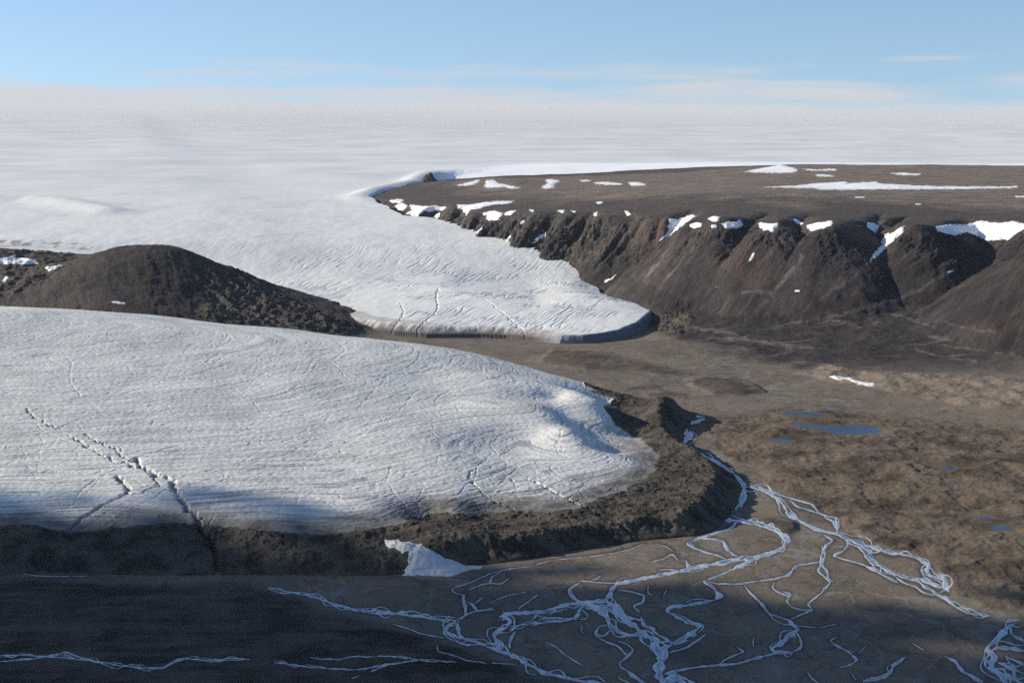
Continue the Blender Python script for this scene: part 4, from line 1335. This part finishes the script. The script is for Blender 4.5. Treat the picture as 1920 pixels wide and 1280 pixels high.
REM = Z5([(68, 555), (130, 549), (150, 559), (205, 561), (237, 575), (257, 600), (290, 612), (340, 622), (400, 628), (500, 632), (595, 631), (595, 643), (520, 656), (470, 673),
          (410, 690), (330, 685), (250, 682), (158, 685), (185, 655), (190, 620), (160, 595), (120, 581), (82, 579)])
R_ = np.array([at_z(u, v, 16 if v < 1046 else 4)[:2] for u, v in REM])
rx, ry = np.meshgrid(np.arange(R_[:, 0].min() - 20, R_[:, 0].max() + 20, 2.0), np.arange(R_[:, 1].min() - 20, R_[:, 1].max() + 20, 2.0))
ri = np.clip(np.searchsorted(NY[:, 0], ry.ravel()) - 1, 0, NY.shape[0] - 2)
si = np.clip(np.searchsorted(ss, (rx / ry).ravel()) - 1, 0, len(ss) - 2)
fy_ = (ry.ravel() - NY[ri, 0]) / (NY[ri + 1, 0] - NY[ri, 0])
fx_ = ((rx / ry).ravel() - ss[si]) / (ss[si + 1] - ss[si])
zi = (NZ[ri, si] * (1 - fx_) + NZ[ri, si + 1] * fx_) * (1 - fy_) + (NZ[ri + 1, si] * (1 - fx_) + NZ[ri + 1, si + 1] * fx_) * fy_
zb = np.maximum(zi.reshape(rx.shape), ground_height(rx, ry))
sd = poly_sd(rx + fbm(rx / 20.0, ry / 20.0, 901, 3) * 8, ry + fbm(rx / 20.0, ry / 20.0, 903, 3) * 8, R_)
top = zb + np.where(sd > 0, np.minimum(.5 + sd * .35, 7.0) + fbm(rx / 15.0, ry / 25.0, 905, 3) * 1.5 * sstep(0, 10, sd), np.maximum(sd, -5))
rem = sub_mesh(rx, ry, top, face_any(sd > 0), "snow_patch", {"col": np.broadcast_to(c3(.50, .50, .50), rx.shape + (3,)).copy(), "rough": np.full(rx.shape, 1.5)}, M_ICE)
tag(rem, "grey leftover snow tongue at the foot of the moraine on the river flat", "snow patch", "old snow patches on the bare slopes")

# ------------------------------------------------------------------ ponds
for poly, lev, lab in pond_xy:
    P = np.array(poly)
    gx, gy = np.meshgrid(np.linspace(P[:, 0].min() - 15, P[:, 0].max() + 15, 60), np.linspace(P[:, 1].min() - 15, P[:, 1].max() + 15, 50))
    sd = poly_sd(gx + fbm(gx / 30.0, gy / 30.0, 911, 2) * 10, gy + fbm(gx / 30.0, gy / 30.0, 913, 2) * 14, poly)
    o = sub_mesh(gx, gy, np.full(gx.shape, lev - .25) + np.minimum(sd, 0) * .12, face_any(sd > -6), "pond", {}, M_POND)
    tag(o, lab, "pond", "ponds on the brown moor")

# ------------------------------------------------------------------ river mesh
SX, SY = np.empty(UU.shape), np.empty(UU.shape)
a, b, c = ray(UU, VV)
t = -HC / c
SX, SY = a * t, b * t
frag = fbm(SX / 14.0, SY / 40.0, 931, 3)
FLD = FLD + frag * np.clip(WID * .35, .6, 3.6)
band = (SX > -9e9)
gz_all = np.zeros(UU.shape)
need = FLD > -2.5
gz_all[need] = ground_height(SX[need], SY[need])
SZ = gz_all + np.clip(FLD * .35, -1.2, .55) + .12
icy = sstep(-.35, .35, fbm(SX / 26.0, SY / 80.0, 933, 4) + .0 + .65 * sstep(.6, .1, FLD / (WID * .5 + .01)))
scol_ = lerp(c3(.05, .11, .20), c3(.40, .43, .47), icy)
scol_ = lerp(scol_, c3(.62, .66, .70), sstep(.3, .7, fbm(SX / 9.0, SY / 30.0, 935, 3) + .1) * .7)
river = sub_mesh(SX, SY, SZ, face_any(FLD > -.2), "river", {"col": scol_}, M_STREAM)
tag(river, "braided icy blue meltwater river spreading over the gravel plain", None, None, "structure")

# ------------------------------------------------------------------ sun, sky
SUN_EL, SUN_AZ = math.radians(21.5), math.radians(14.0)     # from the left, a little behind the scene
L = Vector((-math.cos(SUN_EL) * math.cos(SUN_AZ), math.cos(SUN_EL) * math.sin(SUN_AZ), math.sin(SUN_EL)))
sd_ = bpy.data.lights.new("sun", "SUN")
sd_.energy = 5.0
sd_.angle = math.radians(0.5)
sd_.color = (1.0, 0.915, 0.75)
sun = bpy.data.objects.new("sun", sd_)
COL.objects.link(sun)
sun.rotation_euler = (-L).to_track_quat("-Z", "Y").to_euler()

world = bpy.data.worlds.new("World")
scene.world = world
world.use_nodes = True
nt = world.node_tree
nt.nodes.clear()
wo = nd(nt, "ShaderNodeOutputWorld")
bg = nd(nt, "ShaderNodeBackground")
nt.links.new(bg.outputs[0], wo.inputs[0])
sky = nd(nt, "ShaderNodeTexSky")
sky.sky_type = "NISHITA"
sky.sun_disc = False
sky.sun_elevation = SUN_EL
sky.sun_rotation = math.atan2(L.x, L.y)
sky.altitude = 800
sky.air_density = 1.0
sky.dust_density = 0.15
sky.ozone_density = 3.0
bg.inputs["Strength"].default_value = 0.09
# thin cloud streaks low over the horizon
tc = nd(nt, "ShaderNodeTexCoord")
lift = nd(nt, "ShaderNodeVectorMath", operation="MULTIPLY_ADD")     # the sky just above the horizon is as clear as the sky higher up
lift.inputs[1].default_value = (1, 1, .8)
lift.inputs[2].default_value = (0, 0, .095)
nt.links.new(tc.outputs["Generated"], lift.inputs[0])
nt.links.new(lift.outputs[0], sky.inputs[0])
sep = nd(nt, "ShaderNodeSeparateXYZ")
nt.links.new(tc.outputs["Generated"], sep.inputs[0])
mp = nd(nt, "ShaderNodeMapping")
mp.inputs["Scale"].default_value = (6.0, 6.0, 85.0)
nt.links.new(tc.outputs["Generated"], mp.inputs[0])
cn = nd(nt, "ShaderNodeTexNoise")
cn.inputs["Scale"].default_value = 1.0
cn.inputs["Detail"].default_value = 6.0
cn.inputs["Roughness"].default_value = 0.55
nt.links.new(mp.outputs[0], cn.inputs["Vector"])
cov = math_n(nt, "ADD", math_n(nt, "MULTIPLY", sep.outputs["Z"], -28.0), math_n(nt, "MULTIPLY_ADD", cn.outputs[0], 2.9, -0.57))
mr = nd(nt, "ShaderNodeMapRange", interpolation_type="SMOOTHSTEP")
mr.inputs["From Min"].default_value = -0.05
mr.inputs["From Max"].default_value = 0.90
nt.links.new(cov, mr.inputs["Value"])
mixc = nd(nt, "ShaderNodeMixRGB")
nt.links.new(mr.outputs[0], mixc.inputs[0])
tint = nd(nt, "ShaderNodeVectorMath", operation="MULTIPLY")
tint.inputs[1].default_value = (1.24, 1.20, 1.20)
nt.links.new(sky.outputs[0], tint.inputs[0])
nt.links.new(tint.outputs[0], mixc.inputs[1])
mixc.inputs[2].default_value = (5.25, 5.35, 5.7, 1)
nt.links.new(mixc.outputs[0], bg.inputs[0])

# ------------------------------------------------------------------ the cloud that shades the near end of the valley
def shadow_edge(x):
    return np.interp(x, [-3000, -1300, -700, -400, -150, 100, 400, 900, 1500, 3000], [3620, 3590, 3545, 3500, 3390, 3170, 2950, 2820, 2820, 2760])


ico_v, ico_f = [], []
g = (1 + 5 ** .5) / 2
base = [(-1, g, 0), (1, g, 0), (-1, -g, 0), (1, -g, 0), (0, -1, g), (0, 1, g), (0, -1, -g), (0, 1, -g), (g, 0, -1), (g, 0, 1), (-g, 0, -1), (-g, 0, 1)]
tri = [(0, 11, 5), (0, 5, 1), (0, 1, 7), (0, 7, 10), (0, 10, 11), (1, 5, 9), (5, 11, 4), (11, 10, 2), (10, 7, 6), (7, 1, 8), (3, 9, 4), (3, 4, 2), (3, 2, 6), (3, 6, 8), (3, 8, 9), (4, 9, 5), (2, 4, 11), (6, 2, 10), (8, 6, 7), (9, 8, 1)]
bv = np.array(base) / math.sqrt(1 + g * g)
cv, cf, k = [], [], 0
CLOUD_Z = 3200.0
tries = 0
for _ in range(9000):
    px_ = random.uniform(-3400, 3400)
    py_ = random.uniform(900, 4100)
    e = float(shadow_edge(px_)) + 40 * math.sin(px_ / 310.0) - py_
    lf = max(0.0, min(1.0, (px_ + 700) / 700.0))
    dens = max(0.0, min(1.0, (e + 240 + 230 * lf) / (520.0 + 380 * lf))) ** 1.6
    if random.random() > dens:
        continue
    r = random.uniform(35, 60) if e < 250 else random.uniform(80, 150)
    zc = CLOUD_Z + random.uniform(-60, 90)
    tt_ = zc / L.z
    c = np.array([px_ + L.x * tt_, py_ + L.y * tt_, zc])
    jit = 1 + (RNG.random((12, 1)) - .5) * .5
    cv.append(bv * jit * np.array([r * 1.3, r * 1.3, r * .6]) + c)
    cf.append(np.array(tri) + k)
    k += 12
cv, cf = np.concatenate(cv), np.concatenate(cf)
cme = bpy.data.meshes.new("cloud")
cme.from_pydata(cv.tolist(), [], cf.tolist())
cme.polygons.foreach_set("use_smooth", np.ones(len(cf), bool))
cm, cnt, cb = new_mat("cloud_white")
cb.inputs["Base Color"].default_value = (.85, .85, .86, 1)
cb.inputs["Roughness"].default_value = 1.0
cme.materials.append(cm)
cloud = bpy.data.objects.new("cloud", cme)
COL.objects.link(cloud)
tag(cloud, "broken white cloud high beside the valley that shades its near end", None, None, "stuff")

# ------------------------------------------------------------------ haze
HX, HY0, HY1, HZ0, HZ1 = 90000.0, -3000.0, 82000.0, -400.0, 1420.0
hv = [(-HX, HY0, HZ0), (HX, HY0, HZ0), (HX, HY1, HZ0), (-HX, HY1, HZ0), (-HX, HY0, HZ1), (HX, HY0, HZ1), (HX, HY1, HZ1), (-HX, HY1, HZ1)]
hf = [(0, 3, 2, 1), (4, 5, 6, 7), (0, 1, 5, 4), (1, 2, 6, 5), (2, 3, 7, 6), (3, 0, 4, 7)]
hm = bpy.data.meshes.new("haze")
hm.from_pydata(hv, [], hf)
hmat = bpy.data.materials.new("haze_air")
hmat.use_nodes = True
hn = hmat.node_tree
hn.nodes.clear()
ho = hn.nodes.new("ShaderNodeOutputMaterial")
pv = hn.nodes.new("ShaderNodeVolumePrincipled")
pv.inputs["Color"].default_value = (.94, .97, 1.0, 1)
pv.inputs["Density"].default_value = 2.2e-6
pv.inputs["Anisotropy"].default_value = 0.0
hn.links.new(pv.outputs[0], ho.inputs["Volume"])
hm.materials.append(hmat)
haze = bpy.data.objects.new("haze", hm)
COL.objects.link(haze)
tag(haze, None, None, None, "stuff")

fx_, fy2 = np.meshgrid(np.linspace(-42000, 42000, 90), np.linspace(21000, 78000, 60))
ex = np.minimum(1 - np.abs(fx_) / 42000.0, 1) * 3.0
fstart = 23000 + sstep(-3000, 12000, fx_) * 26000
ey = np.minimum((fy2 - fstart) / 10000.0, (78000 - fy2) / 9000.0)
tp = sstep(0, 1, np.minimum(ex, ey))
ftop = 420.0 + tp * (800.0 + fbm(fx_ / 8000.0, fy2 / 16000.0, 951, 4) * 230.0 - 60.0 * sstep(-4000, 9000, fx_))
ftop = np.minimum(ftop, 1405.0)
n0 = fx_.size
FV = np.r_[np.c_[fx_.ravel(), fy2.ravel(), ftop.ravel()], np.c_[fx_.ravel(), fy2.ravel(), np.full(n0, 400.0)]]
ii = np.arange(n0).reshape(fx_.shape)
topf = np.stack([ii[:-1, :-1], ii[:-1, 1:], ii[1:, 1:], ii[1:, :-1]], -1).reshape(-1, 4)
botf = topf[:, ::-1] + n0
rim = np.r_[ii[0, :], ii[1:, -1], ii[-1, -2::-1], ii[-2:0:-1, 0]]
nx_ = np.roll(rim, -1)
sidef = np.c_[rim, rim + n0, nx_ + n0, nx_]
fme = mesh_from(FV, np.r_[topf, botf, sidef], "fog_bank", None, None, True)
fmat = bpy.data.materials.new("fog")
fmat.use_nodes = True
fn = fmat.node_tree
fn.nodes.clear()
fo = fn.nodes.new("ShaderNodeOutputMaterial")
fv = fn.nodes.new("ShaderNodeVolumePrincipled")
fv.inputs["Color"].default_value = (.97, .975, .985, 1)
fv.inputs["Density"].default_value = 6.0e-5
fn.links.new(fv.outputs[0], fo.inputs["Volume"])
fme.materials.append(fmat)
fog = bpy.data.objects.new("fog", fme)
COL.objects.link(fog)
tag(fog, "pale low fog lying over the far ice cap", None, None, "stuff")

# ------------------------------------------------------------------ render settings
scene.view_settings.view_transform = "Standard"
scene.view_settings.look = "None"
scene.view_settings.exposure = 0.47
scene.view_settings.gamma = 1.0
scene.cycles.max_bounces = 6
scene.cycles.diffuse_bounces = 3
scene.cycles.volume_bounces = 0
scene.cycles.use_adaptive_sampling = False
scene.cycles.use_denoising = False
scene.render.image_settings.color_mode = "RGB"
